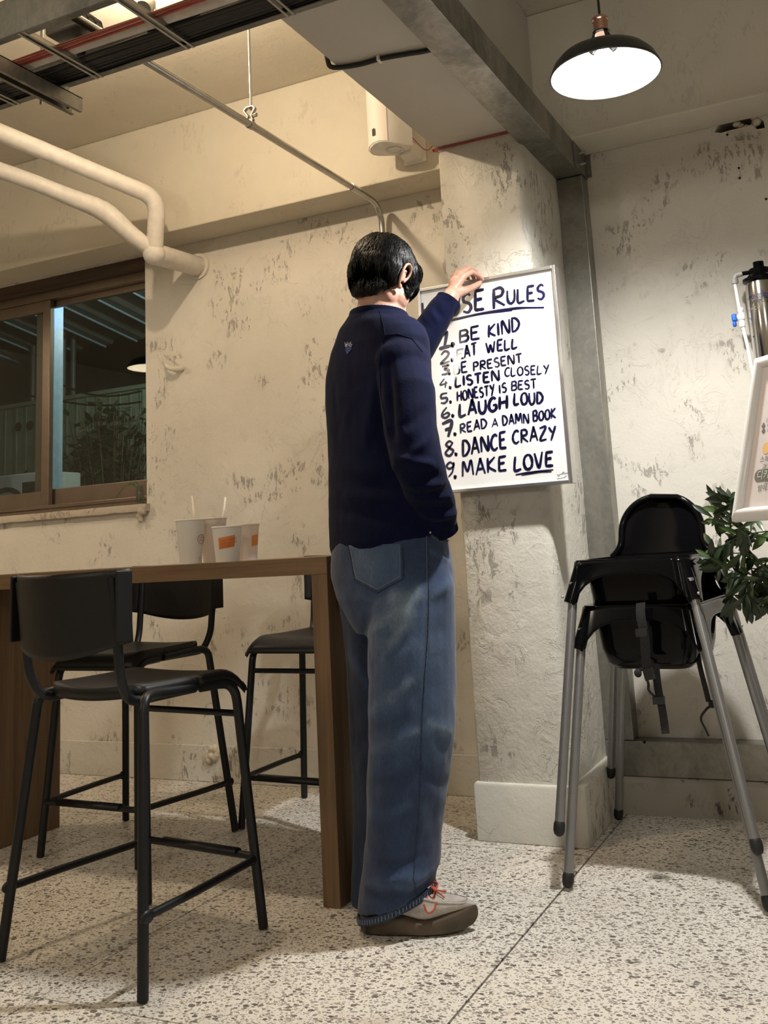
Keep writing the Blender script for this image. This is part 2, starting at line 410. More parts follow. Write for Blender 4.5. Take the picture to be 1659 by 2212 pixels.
    def build(s, name, mat, parent=None, smooth=True, bevel=0, seg=2, solid=0, sub=0, local=True, off=0):
        mats = mat if isinstance(mat, (list, tuple)) else [mat]
        if parent is not None and local:
            inv = WM[parent.name].inverted(); s.v = [tuple(inv @ Vector(v)) for v in s.v]
        return mkobj(name, s.mesh(name, mats), parent, smooth, bevel, seg, solid, sub, off)
WM = {}
def mkobj(name, me, parent=None, smooth=True, bevel=0, seg=2, solid=0, sub=0, off=0):
    o = bpy.data.objects.new(name, me); COL.objects.link(o)
    if parent is not None: o.parent = parent; WM[o.name] = WM[parent.name].copy()
    else: WM[o.name] = Matrix.Identity(4)
    if solid: md = o.modifiers.new('solid', 'SOLIDIFY'); md.thickness = solid; md.offset = off
    if bevel: md = o.modifiers.new('bevel', 'BEVEL'); md.width = bevel; md.segments = seg; md.limit_method = 'ANGLE'; md.angle_limit = math.radians(40)
    if sub: md = o.modifiers.new('sub', 'SUBSURF'); md.levels = sub; md.render_levels = sub
    if smooth:
        for p in me.polygons: p.use_smooth = True
        try: me.set_sharp_from_angle(angle=math.radians(50))
        except Exception: pass
    return o
def tag(o, label=None, cat=None, group=None, kind=None):
    if label: o['label'] = label
    if cat: o['category'] = cat
    if group: o['group'] = group
    if kind: o['kind'] = kind
    return o
def empty(name, loc=(0, 0, 0), rz=0, label=None, cat=None, group=None, kind=None):
    o = bpy.data.objects.new(name, None); COL.objects.link(o); o.location = loc; o.rotation_euler = (0, 0, rz); o.empty_display_size = .05
    WM[o.name] = Matrix.Translation(Vector(loc)) @ Matrix.Rotation(rz, 4, 'Z')
    return tag(o, label, cat, group, kind)
def copy_tree(o, parent=None):
    c = o.copy(); COL.objects.link(c)
    if parent: c.parent = parent
    for ch in list(o.children): copy_tree(ch, c)
    return c
def bez(pts, n=8):
    """smooth path through points (Catmull-Rom)"""
    pts = [Vector(p) for p in pts]; P = [pts[0] * 2 - pts[1]] + pts + [pts[-1] * 2 - pts[-2]]; out = []
    for i in range(1, len(P) - 2):
        for k in range(n):
            t = k / n; a, b_, c, d = P[i - 1], P[i], P[i + 1], P[i + 2]
            out.append(.5 * ((2 * b_) + (-a + c) * t + (2 * a - 5 * b_ + 4 * c - d) * t * t + (-a + 3 * b_ - 3 * c + d) * t * t * t))
    return out + [pts[-1]]
def fillet(pts, r, n=5):
    """polyline with rounded corners"""
    pts = [Vector(p) for p in pts]; out = [pts[0]]
    for i in range(1, len(pts) - 1):
        a, b_, c = pts[i - 1], pts[i], pts[i + 1]; u = (a - b_); v = (c - b_); rr = min(r, u.length * .45, v.length * .45); p0 = b_ + u.normalized() * rr; p1 = b_ + v.normalized() * rr
        for k in range(n + 1): t = k / n; out.append(p0 * (1 - t) ** 2 + b_ * 2 * t * (1 - t) + p1 * t * t)
    return out + [pts[-1]]
def apply_mods(ob):
    dg = bpy.context.evaluated_depsgraph_get(); dg.update()
    me = bpy.data.meshes.new_from_object(ob.evaluated_get(dg)); return me
def remeshed(mb, voxel, it=4, fac=.5, name='tmp'):
    """union of overlapping shapes as one continuous skin"""
    ob = bpy.data.objects.new('tmp', mb.mesh('tmp')); COL.objects.link(ob)
    md = ob.modifiers.new('r', 'REMESH'); md.mode = 'VOXEL'; md.voxel_size = voxel
    if it: sm = ob.modifiers.new('s', 'SMOOTH'); sm.factor = fac; sm.iterations = it
    me = apply_mods(ob); me.name = name; bpy.data.objects.remove(ob); return me
def get_vn(me):
    n = len(me.vertices); v = np.empty(n * 3, np.float32); me.vertices.foreach_get('co', v); v = v.reshape(-1, 3)
    nn = np.empty(n * 3, np.float32); me.vertex_normals.foreach_get('vector', nn); return v.astype(float), nn.reshape(-1, 3).astype(float)
def set_v(me, v): me.vertices.foreach_set('co', v.astype(np.float32).ravel()); me.update()
def text_mesh(body, size, extr=0):
    c = bpy.data.curves.new('t', 'FONT'); c.body = body; c.size = size; c.extrude = extr; c.resolution_u = 3
    o = bpy.data.objects.new('t', c); COL.objects.link(o); me = apply_mods(o); bpy.data.objects.remove(o)
    vs = [v.co.copy() for v in me.vertices]; fs = [tuple(p.vertices) for p in me.polygons]; bpy.data.meshes.remove(me); return vs, fs

# ================================================================== THE ROOM
YW, ZB, YB, ZC = 3.50, 2.362, 3.31, 2.893        # back wall, beam underside, beam face, ceiling
fl = MB().box((-7, -4, -.12), (4, 3.7, -.006)).build('floor', M['grout'], smooth=False); tag(fl, kind='structure')
gx = [-7, -6.33, -5.43, -4.52, -3.615, -2.71, -1.79, -.885, .02, .93, 1.84, 2.75, 4]
gy_base = [-4, -1.95, -.725, .5, 1.725, 2.95, 3.7]
def gyy(j, x):
    y = gy_base[j]
    return y + (.03 * max(-1, min(1, (-1.5 - x) / 1.2)) if j == 5 else 0)
for i in range(len(gx) - 1):
    for j in range(len(gy_base) - 1):
        g = .0028 if gx[i + 1] > -1 and gx[i] < -.8 else .0018
        x0, x1 = gx[i] + .0016, gx[i + 1] - .0016
        if abs(gx[i + 1] + .885) < .01: x1 -= .0012
        if abs(gx[i] + .885) < .01: x0 += .0012
        MB().prism([(x0, gyy(j, x0) + .0019, -.05), (x1, gyy(j, x1) + .0019, -.05), (x1, gyy(j + 1, x1) - .0019, -.05), (x0, gyy(j + 1, x0) - .0019, -.05)], (0, 0, .05)).build('floor_slab', M['floor'], fl, smooth=False)

wb = MB().box((-7, YW, 0), (4, YW + .2, ZC)).build('wall_back', M['plaster'], smooth=False); tag(wb, kind='structure')
cut = MB().box((-4.75, YW - .1, 1.165), (-3.003, YW + .4, ZB + .001)).build('cut', M['plaster'])
hp = []
for k, (px, py) in enumerate([(1543, 286), (1556, 262), (1580, 254), (1608, 242), (1630, 246), (1650, 262), (1652, 276), (1636, 279), (1622, 270), (1600, 276), (1575, 282), (1558, 287)]):
    q = onY(px, py, YW); hp.append((q.x, YW - .02, q.z))
cut2 = MB().prism(hp, (0, .14, 0)).build('cut2', M['dark'])
for c in (cut, cut2):
    md = wb.modifiers.new('b', 'BOOLEAN'); md.operation = 'DIFFERENCE'; md.object = c; md.solver = 'EXACT'
me = apply_mods(wb); wb.modifiers.clear(); wb.data = me
for c in (cut, cut2): bpy.data.objects.remove(c)
# crumbled foam in the hole and small plug holes: parts of the wall
h = MB()
for (px, py, r) in ((1592, 268, .013), (1600, 272, .010), (1630, 252, .014), (1634, 264, .015), (1626, 273, .011), (1612, 274, .009)):
    h.ball(onY(px, py, YW + .015), (r * 1.2, r, r))
MB.build(h, 'foam_remnant', M['foam'], wb)
MB().box((-.40, YW + .12, 2.26), (-.12, YW + .13, 2.42)).build('hole_dark_sheet', M['dark'], wb)  # dark sheet stands in for the shade deep in the hole
for (px, py) in ((1596, 363), (1598, 385), (1571, 291), (1655, 430)):
    MB().lathe([(.0045, -.0015), (.0045, .004)], onY(px, py, YW), 10, 'y', True).build('plug_hole', M['dark'], wb)
for nm, a, b in (('wall_left', (-7.2, -4, 0), (-7, 3.7, ZC)), ('wall_right', (4, -4, 0), (4.2, 3.7, ZC)), ('wall_front', (-7.2, -4.2, 0), (4.2, -4, ZC))):
    tag(MB().box(a, b).build(nm, M['plaster_smooth'], smooth=False), kind='structure')
tag(MB().box((-7.2, -4.2, ZC), (4.2, 3.7, ZC + .2)).build('ceiling', M['plaster_smooth'], smooth=False), kind='structure')
tag(MB().box((-7, YB, ZB), (4, YW - .0005, ZC - .0005)).build('ceiling_beam', M['plaster_smooth'], smooth=False, bevel=.006), kind='structure')
tag(MB().box((-1.265, -3.99, 2.31), (-.975, YB - .0005, ZC - .0005)).build('ceiling_beam', M['soffit'], smooth=False, bevel=.005), kind='structure')
# pillar, slightly uneven, with a softly rounded front right edge
rs = []
for k in range(31):
    z = 2.3095 * k / 30; n1 = noise.noise((z * 3, 1, 0)) * .003; n2 = noise.noise((z * 4, 5, 2)) * .003
    lx = -1.258 + n1; rx = -.948 + n2
    rs.append([(lx, YW - .001, z), (lx, 3.018, z), (lx + .006, 3.012, z), (-1.1, 3.010 + n2 * .5, z), (rx - .030, 3.010, z), (rx - .012, 3.016, z), (rx - .003, 3.028, z), (rx, 3.045, z), (rx, 3.30, z), (rx, YW - .001, z)])
tag(MB().rings(rs).build('wall_pillar', M['plaster_pillar']), kind='structure')
rs = []
for z, e in ((0.0, .001), (.165, 0), (.174, .004)):
    rs.append([(-1.268 + e, YW - .002, z), (-1.268 + e, 2.994 + e, z), (-.915 - e, 2.992 + e, z), (-.905 - e, 3.0 + e, z), (-.912 - e, 3.38, z), (-.915, YW - .002, z)])
tag(MB().rings(rs).build('baseboard_pillar', M['base'], bevel=.003), kind='structure')
tag(MB().box((-3.6, YW - .010, 0), (-1.262, YW - .0005, .146)).build('baseboard_back', M['base'], smooth=False, bevel=.003), kind='structure')
cb = []
for k in range(24):
    x = -.914 + (4.9) * k / 23; yo = .012 * noise.noise((x * 3, 0, 0))
    cb.append([(x, 3.385 + yo, 0), (x, 3.392 + yo, .10), (x, 3.412, .112), (x, YW - .001, .112), (x, YW - .001, 0)])
tag(MB().rings(cb).build('trim_curb', M['curb'], smooth=False), kind='structure')

# steel channel frame: post, sill rail and overhead beam
st = empty('steel_post', (-.91, 3.46, 0.23), 0, 'galvanised steel box post standing right of the plaster pillar', 'steel post')
MB().box((-.973, 3.42, .228), (-.848, YW - .001, 2.259)).build('post_body', M['steel'], st, smooth=False, bevel=.003)
sl = empty('steel_sill_rail', (0, 3.45, .11), 0, 'low galvanised steel channel lying on the concrete curb behind the high chairs', 'steel rail')
MB().box((-.955, 3.42, .113), (3.9, YW - .002, .2265)).build('channel', M['steel'], sl, smooth=False, bevel=.002)
MB().lathe([(.005, -.002), (.005, .003)], onY(1392, 1603, 3.42), 10, 'y', True).build('screw_hole', M['dark'], sl)
ob = empty('steel_overhead_beam', (-.91, 2.2, 2.26), 0, 'large galvanised steel channel running overhead along the concrete beam', 'steel beam')
MB().box((-.958, -1.2, 2.2605), (-.850, 3.42, 2.366)).build('channel', M['steel'], ob, smooth=False, bevel=.003)
MB().box((-.952, 3.4205, 2.2605), (-.853, YW - .002, 2.355)).build('end_piece', M['steel_dark'], ob, smooth=False)
br = empty('beam_end_bracket', (-.84, 3.4, 2.3), 0, 'small steel angle bracket with bolts at the beam end by the wall', 'bracket')
MB().box((-.8495, 3.33, 2.262), (-.846, 3.498, 2.365)).build('plate', M['steel_dark'], br, smooth=False)
MB().box((-.8455, 3.492, 2.27), (-.828, 3.498, 2.36)).build('wall_plate', M['steel_dark'], br, smooth=False)
for dz in (2.292, 2.336):
    MB().lathe([(.008, 0), (.008, .010), (.004, .010), (.004, .022)], (-.845, 3.40, dz), 6, 'x', True).build('bolt', M['steel_tube'], br)

# ------------------------------------------------------------------ window
YG = 3.60
wi = empty('window_1', (-3.9, YG, 1.165), 0); tag(wi, kind='structure')
X1, X0 = -3.0035, -4.749
MB().box((X0, 3.525, 2.305), (X1, 3.66, 2.3615)).build('header_board', M['frame_wood'], wi, smooth=False, bevel=.003)
f = MB(); f.box((X0, 3.56, 2.262), (X1, 3.65, 2.3048)); f.box((X1 - .02, 3.56, 1.20), (X1, 3.65, 2.262)); f.box((X0, 3.56, 1.166), (X1, 3.65, 1.205)); f.box((X0, 3.56, 1.205), (X0 + .02, 3.65, 2.262)); f.box((X0, 3.553, 1.205), (X1, 3.558, 1.222))
f.build('window_frame', M['win_frame'], wi, smooth=False, bevel=.002)
def sash(x0, x1, y, zt, zb, lw, rw, tr, br_):
    s = MB(); a, b = y - .014, y + .014
    s.box((x0, a, zb), (x0 + lw, b, zt)); s.box((x1 - rw, a, zb), (x1, b, zt)); s.box((x0 + lw, a, zt - tr), (x1 - rw, b, zt)); s.box((x0 + lw, a, zb), (x1 - rw, b, zb + br_))
    o = s.build('window_sash', M['win_frame'], wi, smooth=False, bevel=.003)
    MB().box((x0 + lw - .004, y - .003, zb + br_ - .004), (x1 - rw + .004, y + .003, zt - tr + .004)).build('pane', M['glass'], o, smooth=False)
sash(-3.80, X1 - .02, 3.615, 2.262, 1.205, .055, .038, .032, .098)
sash(-4.729, -3.672, 3.58, 2.262, 1.205, .05, .050, .058, .088)
rs = []
for k in range(40):
    x = -4.76 + 1.775 * k / 39; j = .006 * noise.noise((x * 9, 0, 3)); j2 = .010 * noise.noise((x * 14, 2, 3))
    rs.append([(x, 3.56, 1.150), (x, 3.470 + j, 1.148 + j2 * .6), (x, 3.468 + j2, 1.166 + j), (x, 3.476 + j, 1.181 + j * .5), (x, 3.56, 1.184)])
tag(MB().rings(rs).build('window_sill', M['mortar']), kind='structure')
lump = MB()
for (dx, dz, r) in ((0, 0, .020), (-.012, -.022, .016), (-.006, -.040, .013), (.014, -.004, .014), (.02, .02, .010)):
    lump.ball((-2.996 + dx - .02, 3.478, 1.148 + dz), (r, r * .9, r))
tag(mkobj('mortar_lump', remeshed(lump, .004, 2)), 'broken lump of grey mortar hanging from the window sill corner', 'mortar')
bpy.data.objects['mortar_lump'].data.materials.append(M['mortar'])
# plaster stub and foam lump on the wall
s = MB(); s.tube(bez([onY(352, 770, 3.49), onY(360, 790, 3.455), onY(375, 797, 3.46), onY(392, 796, 3.493)]), [.006] * 8 + [.012] * 9 + [.014] * 8, 8, round_ends=True)
tag(s.build('pipe_stub', M['plaster']), 'plastered over stub of old pipe sticking out beside the window', 'pipe stub')
s = MB(); random.seed(4)
for k in range(16):
    a = random.uniform(0, 2 * PI); q = onY(457 + 19 * math.cos(a) * random.random(), 1628 + 22 * math.sin(a) * random.random(), YW - .012); s.ball(q, random.uniform(.010, .019))
o = mkobj('foam_patch', remeshed(s, .004, 1)); o.data.materials.append(M['foam']); tag(o, 'cream lump of expanding foam at the foot of the back wall', 'foam patch')

# ------------------------------------------------------------------ outside, at night
tag(MB().box((-9, 3.71, .70), (0, 8, .75)).build('ground_outside', M['night_wall'], smooth=False), kind='structure')
fe = empty('yard_fence', (-5.4, 5.5, .75), 0, 'pale green panel fence behind the shrub outside the window', 'fence')
for k in range(9):
    x0 = -7.3 + .42 * k; p = MB(); p.box((x0, 5.50, .76), (x0 + .405, 5.53, 2.17))
    for j in range(4): p.box((x0 + .03 + .1 * j, 5.494, .76), (x0 + .045 + .1 * j, 5.50, 2.165))
    p.build('fence_panel', M['fence'], fe, smooth=False)
MB().box((-7.3, 5.48, 2.171), (-3.5, 5.54, 2.20)).build('top_rail', M['fence'], fe, smooth=False)
for (px, py) in ((40, 922), (66, 919), (212, 900), (247, 893)):
    MB().lathe([(.035, -.008), (.035, .0)], onY(px, py, 5.493), 14, 'y', True).build('panel_hole_disc', M['dark'], fe)  # dark disc stands in for a hole in the panel
cn = empty('yard_canopy', (-4.9, 4.6, 2.8), 0, 'corrugated metal canopy over the yard seen through the window', 'canopy')
for k in range(14):
    x0 = -7.4 + .32 * k; rs = []
    for y, z in ((3.75, 3.02), (5.9, 2.66)): rs.append([(x0, y, z), (x0 + .08, y, z), (x0 + .10, y, z + .035), (x0 + .26, y, z + .035), (x0 + .28, y, z), (x0 + .32, y, z)])
    MB().grid(rs).build('roof_sheet', M['night_metal'], cn, smooth=False, solid=.004)
    MB().tube([(x0 + .01, 3.75, 3.008), (x0 + .01, 5.9, 2.648)], .008, 6).build('roof_rib', M['blue_post'], cn)
nb = tag(MB().box((-9, 7.6, .7), (-1, 7.9, 4.6)).build('neighbour_building', M['night_wall'], smooth=False), 'dark neighbouring building beyond the fence outside the window', 'building')
ps = tag(MB().box((-4.035, 3.86, .75), (-3.945, 3.93, 2.53)).build('yard_post', M['blue_post'], smooth=False, bevel=.004), 'pale steel post lit blue just outside the window', 'post')
pp = empty('yard_pipes', (-5.4, 5, .8), 0, 'dark pipes and cables above the fence, left in the window', 'pipes')
for x in (-6.05, -5.9, -5.72, -5.62): MB().tube([(x, 5.7, .8), (x, 5.7, 3.0)], .022, 8).build('pipe', M['night_metal'], pp)
for (a, b, sag) in (((0, 838), (95, 862), 0), ((130, 830), (305, 845), .06), ((130, 866), (305, 868), .03)):
    p, q = onY(*a, 5.3), onY(*b, 5.3); pts = [p.lerp(q, t / 12) - Vector((0, 0, sag * math.sin(PI * t / 12))) for t in range(13)]
    MB().tube(pts, .007, 6).build('cable', M['cable'], pp)
ac = empty('air_conditioner_unit', (-5.3, 4.7, 1.0), 0, 'air conditioner outdoor unit below the fence seen at the window bottom left', 'air conditioner')
q = onY(40, 1030, 4.6)
MB().box((q.x - .36, 4.6, q.z - .55), (q.x + .24, 4.9, q.z + .02)).build('casing', M['ac'], ac, smooth=False, bevel=.01)
MB().lathe([(.2, 0), (.2, -.012), (.17, -.012), (.17, 0)], (q.x - .1, 4.598, q.z - .26), 24, 'y').build('fan_grille', M['dark'], ac)
MB().box((q.x + .04, 4.594, q.z - .12), (q.x + .2, 4.599, q.z - .04)).build('label_plate', M['dark'], ac, smooth=False)
def shrub(name, cx, cy, zb, zt, rad, n, seed, label):
    random.seed(seed); r = empty(name, (cx, cy, zb), 0, label, 'shrub'); s = MB(); l = MB()
    for k in range(int(n / 14)):
        a = random.uniform(0, 2 * PI); rr = rad * random.uniform(.15, 1); top = Vector((cx + rr * math.cos(a), cy + rr * math.sin(a) * .5, zb + (zt - zb) * random.uniform(.5, 1)))
        b0 = Vector((cx + rr * .2 * math.cos(a), cy, zb)); s.tube([b0, b0.lerp(top, .5) + Vector((.02, 0, .03)), top], [.008, .006, .003], 5)
        for j in range(14):
            t = random.uniform(.35, 1.02); p = b0.lerp(top, t); d = Vector((random.uniform(-1, 1), random.uniform(-1, 1), random.uniform(-.4, .6))).normalized(); sd = d.cross(Vector((0, 0, 1))).normalized(); L = random.uniform(.07, .12)
            l.add([p, p + d * L * .5 + sd * L * .26, p + d * L, p + d * L * .5 - sd * L * .26], [(0, 1, 2, 3)])
    s.build('stem', M['bark'], r); o = l.build('foliage', M['night_leaf'], r); o['kind'] = 'stuff'
q = onY(225, 1040, 5.2)
shrub('shrub', q.x, 5.2, .76, 2.02, .44, 2600, 3, 'leafy shrub in front of the fence, right in the window')
shrub('shrub', onY(38, 1030, 5.2).x, 5.2, .76, 1.60, .26, 700, 8, 'small low shrub above the air conditioner, left in the window')

# ================================================================== BAR TABLE
TT = .907
tb = empty('bar_table', (-2.1, 2.58, 0), 0, 'oak laminate bar table with slab legs between the bar stools', 'table')
MB().box((-2.87, 2.365, TT - .048), (-1.400, 2.80, TT)).build('tabletop', M['oak'], tb, smooth=False, bevel=.0015)
MB().box((-1.452, 2.3655, 0), (-1.4005, 2.7995, TT - .0482)).build('side_panel', M['oak_v'], tb, smooth=False, bevel=.0015)
MB().box((-2.869, 2.3655, 0), (-2.812, 2.7995, TT - .0482)).build('side_panel', M['oak_v'], tb, smooth=False, bevel=.0015)

# ================================================================== BAR STOOLS
def make_stool():
    r = empty('bar_stool', (0, 0, 0), 0); bm_, pl = M['black_metal'], M['black_plastic']
    RT = .0125
    for sx in (1, -1):
        # rear leg: splayed tube that bends forward into the seat rail
        MB().tube(fillet([(sx * .249, -.207, .004), (sx * .192, -.150, .612), (sx * .165, -.085, .612), (sx * .160, .04, .606)], .06), RT, 12).build('leg', bm_, r)
        MB().tube(fillet([(sx * .211, .211, .004), (sx * .172, .170, .603), (sx * .160, .06, .604)], .05), RT, 12).build('leg', bm_, r)
        # backrest post: rises behind the seat
        MB().tube(fillet([(sx * .150, .05, .603), (sx * .158, -.165, .603), (sx * .168, -.196, .66), (sx * .172, -.222, .89)], .055), RT * .92, 12).build('back_post', bm_, r)
        MB().tube(fillet([(sx * .240, -.197, .163), (sx * .232, -.05, .165), (sx * .205, .19, .168)], .03), .0095, 10).build('side_rail', bm_, r)
        # flattened rail end and bolt at the rear leg
        MB().ball((sx * .244, -.190, .163), (.008, .020, .015)).build('rail_joint', bm_, r)
    MB().tube(fillet([(-.200, .197, .170), (-.19, .206, .170), (.19, .206, .170), (.200, .197, .170)], .02), .0095, 10).build('footrest', bm_, r)
    c = []
    for x in (-.135, .135): c.append([(x, .206 + .0135 * math.cos(a), .170 + .0135 * math.sin(a)) for a in [PI * k / 8 - .2 for k in range(9)]])
    MB().grid(c).build('foot_plate', bm_, r, solid=.0025)
    MB().tube([(-.178, .177, .522), (.178, .177, .522)], .0085, 10).build('crossbar', bm_, r)
    for sx in (1, -1): MB().lathe([(.009, 0), (.008, .004), (.003, .006)], (sx * .178, .177, .522), 10, 'x', True).build('bolt', bm_, r) if sx > 0 else MB().lathe([(.003, -.006), (.008, -.004), (.009, 0)], (-.178, .177, .522), 10, 'x', True).build('bolt', bm_, r)
    # seat: dished shell with waterfall front and rolled side edges
    rows = []; NU, NV = 17, 17
    for j in range(NV + 1):
        v = j / NV; row = []
        for i in range(NU + 1):
            u = i / NU * 2 - 1
            hw = .172 + .020 * v
            cor = (1 - min(1, abs(u)) ** 6 * .06)
            y = -.140 + .365 * v - .028 * (1 - u * u) * (1 - v) - (.012 * (abs(u) ** 5)) * (1 if v > .5 else -1)
            dish = -.016 * (1 - u * u) * math.sin(PI * min(1, v * 1.1)) - .010 * (1 - u * u) * (1 - v)
            z = .642 + dish
            if v > .72: t = (v - .72) / .28; z -= .045 * t * t; y -= .012 * t * t
            e = max(0, abs(u) - .86) / .14; z -= .010 * e * e
            row.append((u * hw * cor, y, z))
        rows.append(row)
    MB().grid(rows).build('seat', pl, r, solid=.007, off=-1, bevel=0)
    sk = MB(); side = []
    for sx in (1, -1):
        rr = []
        for j in range(NV + 1): p = Vector(rows[j][NU if sx > 0 else 0]); rr.append([p, p + Vector((-sx * .004, 0, -.030 + .012 * (j / NV)))])
        sk.grid(rr)
    rr = [[Vector(p), Vector(p) + Vector((0, .003, -.030))] for p in rows[0]]; sk.grid(rr)
    rr = [[Vector(p), Vector(p) + Vector((0, .004, -.012))] for p in rows[-1]]; sk.grid(rr)
    sk.build('seat_rim', pl, r, solid=.004)
    # backrest: shell curved round the back, deeper in the middle, with folded side wings
    rows = []
    for j in range(15):
        v = j / 14; row = []
        for i in range(23):
            u = i / 11 - 1
            low = .742 - .038 * (1 - u * u)
            top = .908 - .004 * (1 - u * u)
            z = low + (top - low) * v
            y = -.262 + .052 * (u * u) - .012 * (v - .5)
            if abs(u) > .86: y += .022 * ((abs(u) - .86) / .14)
            row.append((u * (.196 + .003 * v), y, z))
        rows.append(row)
    MB().grid(rows).build('backrest', pl, r, solid=.009, off=0)
    for sx in (1, -1):
        MB().box((sx * .196 - .004, -.232, .744), (sx * .196 + .004, -.186, .905)).build('back_flange', pl, r, smooth=False, bevel=.003)
    return r
s1 = make_stool(); s1.location = (-1.761, 2.013, 0); s1.rotation_euler = (0, 0, math.radians(-8.0))
tag(s1, 'black bar stool in front of the table, nearest to the viewer', 'stool', 'black bar stools around the table')
s2 = copy_tree(s1); s2.location = (-2.375, 2.703, 0); s2.rotation_euler = (0, 0, math.radians(177.5))
s2['label'] = 'black bar stool tucked behind the table beneath the paper cups'
s3 = copy_tree(s1); s3.location = (-1.885, 3.12, 0); s3.rotation_euler = (0, 0, math.radians(176.0))
s3['label'] = 'black bar stool by the back wall, half hidden by the oak table end'

# ================================================================== PAPER CUPS AND STRAWS
def cup(px, Y, h, rt, rb, mat, label):
    c = onY(px, 1180, Y); c = Vector((c.x, Y, TT)); r = empty('paper_cup', c, 0, label, 'cup', 'paper cups on the table')
    MB().lathe([(rb - .004, .006), (rb, .006), (rb, .001), (rb + .001, .0), (rb + .0015, .012), (rt, h - .004), (rt - .0012, h - .004), (rb - .0005, .010), (.0, .010)], c, 36).build('body', mat, r)
    MB().lathe([(rt - .001, h - .005), (rt + .0018, h - .004), (rt + .0026, h - .001), (rt + .0012, h + .001), (rt - .001, h)], c, 36).build('rim', mat, r)
    return r, c
def wrap_on_cyl(vs, c, rad, ang0, z0, slope=0):
    """bend flat x,y artwork onto an upright cylinder or cone wall"""
    out = []
    for v in vs:
        a = ang0 + v.x / rad; rr = rad + slope * v.y + v.z
        out.append(Vector((c.x + rr * math.cos(a), c.y + rr * math.sin(a), z0 + v.y)))
    return out
c1, p1 = cup(412, 2.50, .137, .0455, .0325, M['cup'], 'tall white paper cup with an oval logo, leftmost on the table')
c2, p2 = cup(461, 2.62, .142, .0440, .0320, M['cup2'], 'tall pinkish paper cup second from the left, behind its neighbours')
c3, p3 = cup(491, 2.47, .106, .0450, .0345, M['cup'], 'short white paper cup with orange printed label facing forward')
c4, p4 = cup(531, 2.62, .114, .0440, .0340, M['cup2'], 'short pinkish paper cup at the right end, orange strip on its edge')
def facing(c): return math.atan2(-c.y, -c.x)
def patch(c, w_, h_, zc, r0, slope, a0, skew=0, n=8, off=.0006):
    rows = []
    for j in (0, 1):
        rows.append([wrap_on_cyl([Vector(((k / n - .5) * w_, (j - .5) * h_ + skew * (k / n - .5), off))], c, r0, a0, zc, slope)[0] for k in range(n + 1)])
    return MB().grid(rows)
a = facing(p3) - .05
rc3 = .0409; sl3 = .1
patch(p3, .050, .034, TT + .058, rc3, sl3, a, .007).build('printed_label', M['orange'], c3)
def cup_text(body, size, c, r0, sl_, a0, x0, y0, zc, mat, parent, skew=.14, name='lettering'):
    vs, fs = text_mesh(body, size)
    vs = [Vector((v.x + x0 + v.y * .15, v.y + y0 + (v.x + x0) * skew, .0011)) for v in vs]
    MB().add(wrap_on_cyl(vs, c, r0, a0, zc, sl_), fs).build(name, mat, parent, smooth=False)
cup_text('COD COFFEE', .0088, p3, rc3, sl3, a, -.0225, .0035, TT + .058, M['red_ink'], c3)
cup_text('WHITONE LAB', .0080, p3, rc3, sl3, a, -.0225, -.0055, TT + .058, M['red_ink'], c3)
patch(p3, .040, .0010, TT + .0485, rc3, sl3, a, .0056, off=.0012).build('rule_line', M['red_ink'], c3)
cup_text('brunch & roastery', .0042, p3, rc3, sl3, a, -.019, -.0145, TT + .058, M['red_ink'], c3)
a = facing(p4) + .86
patch(p4, .030, .034, TT + .062, .0402, .09, a, .004).build('printed_label', M['orange'], c4)
a = facing(p1) + .95; o = MB()
rc1 = .0403
pts = wrap_on_cyl([Vector((.017 * math.cos(t), .014 * math.sin(t), .0008)) for t in [2 * PI * k / 28 for k in range(29)]], p1, rc1, a, TT + .074, .095)
o.tube(pts, .0006, 5).build('oval_logo', M['dark_ink'], c1)
cup_text('COFFEE', .0075, p1, rc1, .095, a, -.014, .001, TT + .075, M['red_ink'], c1, 0)
cup_text('HOUSE', .0075, p1, rc1, .095, a, -.013, -.007, TT + .075, M['red_ink'], c1, 0)
for (px0, py0, px1, py1, c, lab) in ((415, 1071, 424, 1150, p1, 'frosted straw standing in the leftmost tall cup'), (487, 1074, 478, 1150, p2, 'frosted straw standing in the pinkish cup second from left')):
    a_ = onY(px0, py0, c.y); b_ = onY(px1, py1, c.y); d = (b_ - a_).normalized(); e_ = a_ + d * ((a_.z - (TT + .012)) / -d.z)
    tag(MB().tube([a_, e_], .0033, 10, cap=False).build('straw', M['straw'], solid=.0004), lab, 'straw', 'straws in the paper cups')

# ================================================================== FRAMED HOUSE RULES POSTER
BY = 2.966
bx0, bx1, bz0, bz1 = -1.345, -.850, 1.086, 1.794
pf = empty('poster_frame', ((bx0 + bx1) / 2, 2.985, bz0), 0, 'white hand lettered house rules poster in slim aluminium frame on the pillar', 'poster')
rw = .0105
for a_, b_ in (((bx0, BY - .010, bz0), (bx0 + rw, 3.004, bz1)), ((bx1 - rw, BY - .010, bz0), (bx1, 3.004, bz1)), ((bx0 + rw, BY - .0098, bz0), (bx1 - rw, 3.004, bz0 + rw)), ((bx0 + rw, BY - .0098, bz1 - rw), (bx1 - rw, 3.004, bz1))):
    MB().box(a_, b_).build('frame_rail', M['alu'], pf, smooth=False, bevel=.0015)
MB().box((bx0 + rw, BY, bz0 + rw), (bx1 - rw, 3.003, bz1 - rw)).build('poster_sheet', M['paper'], pf, smooth=False)
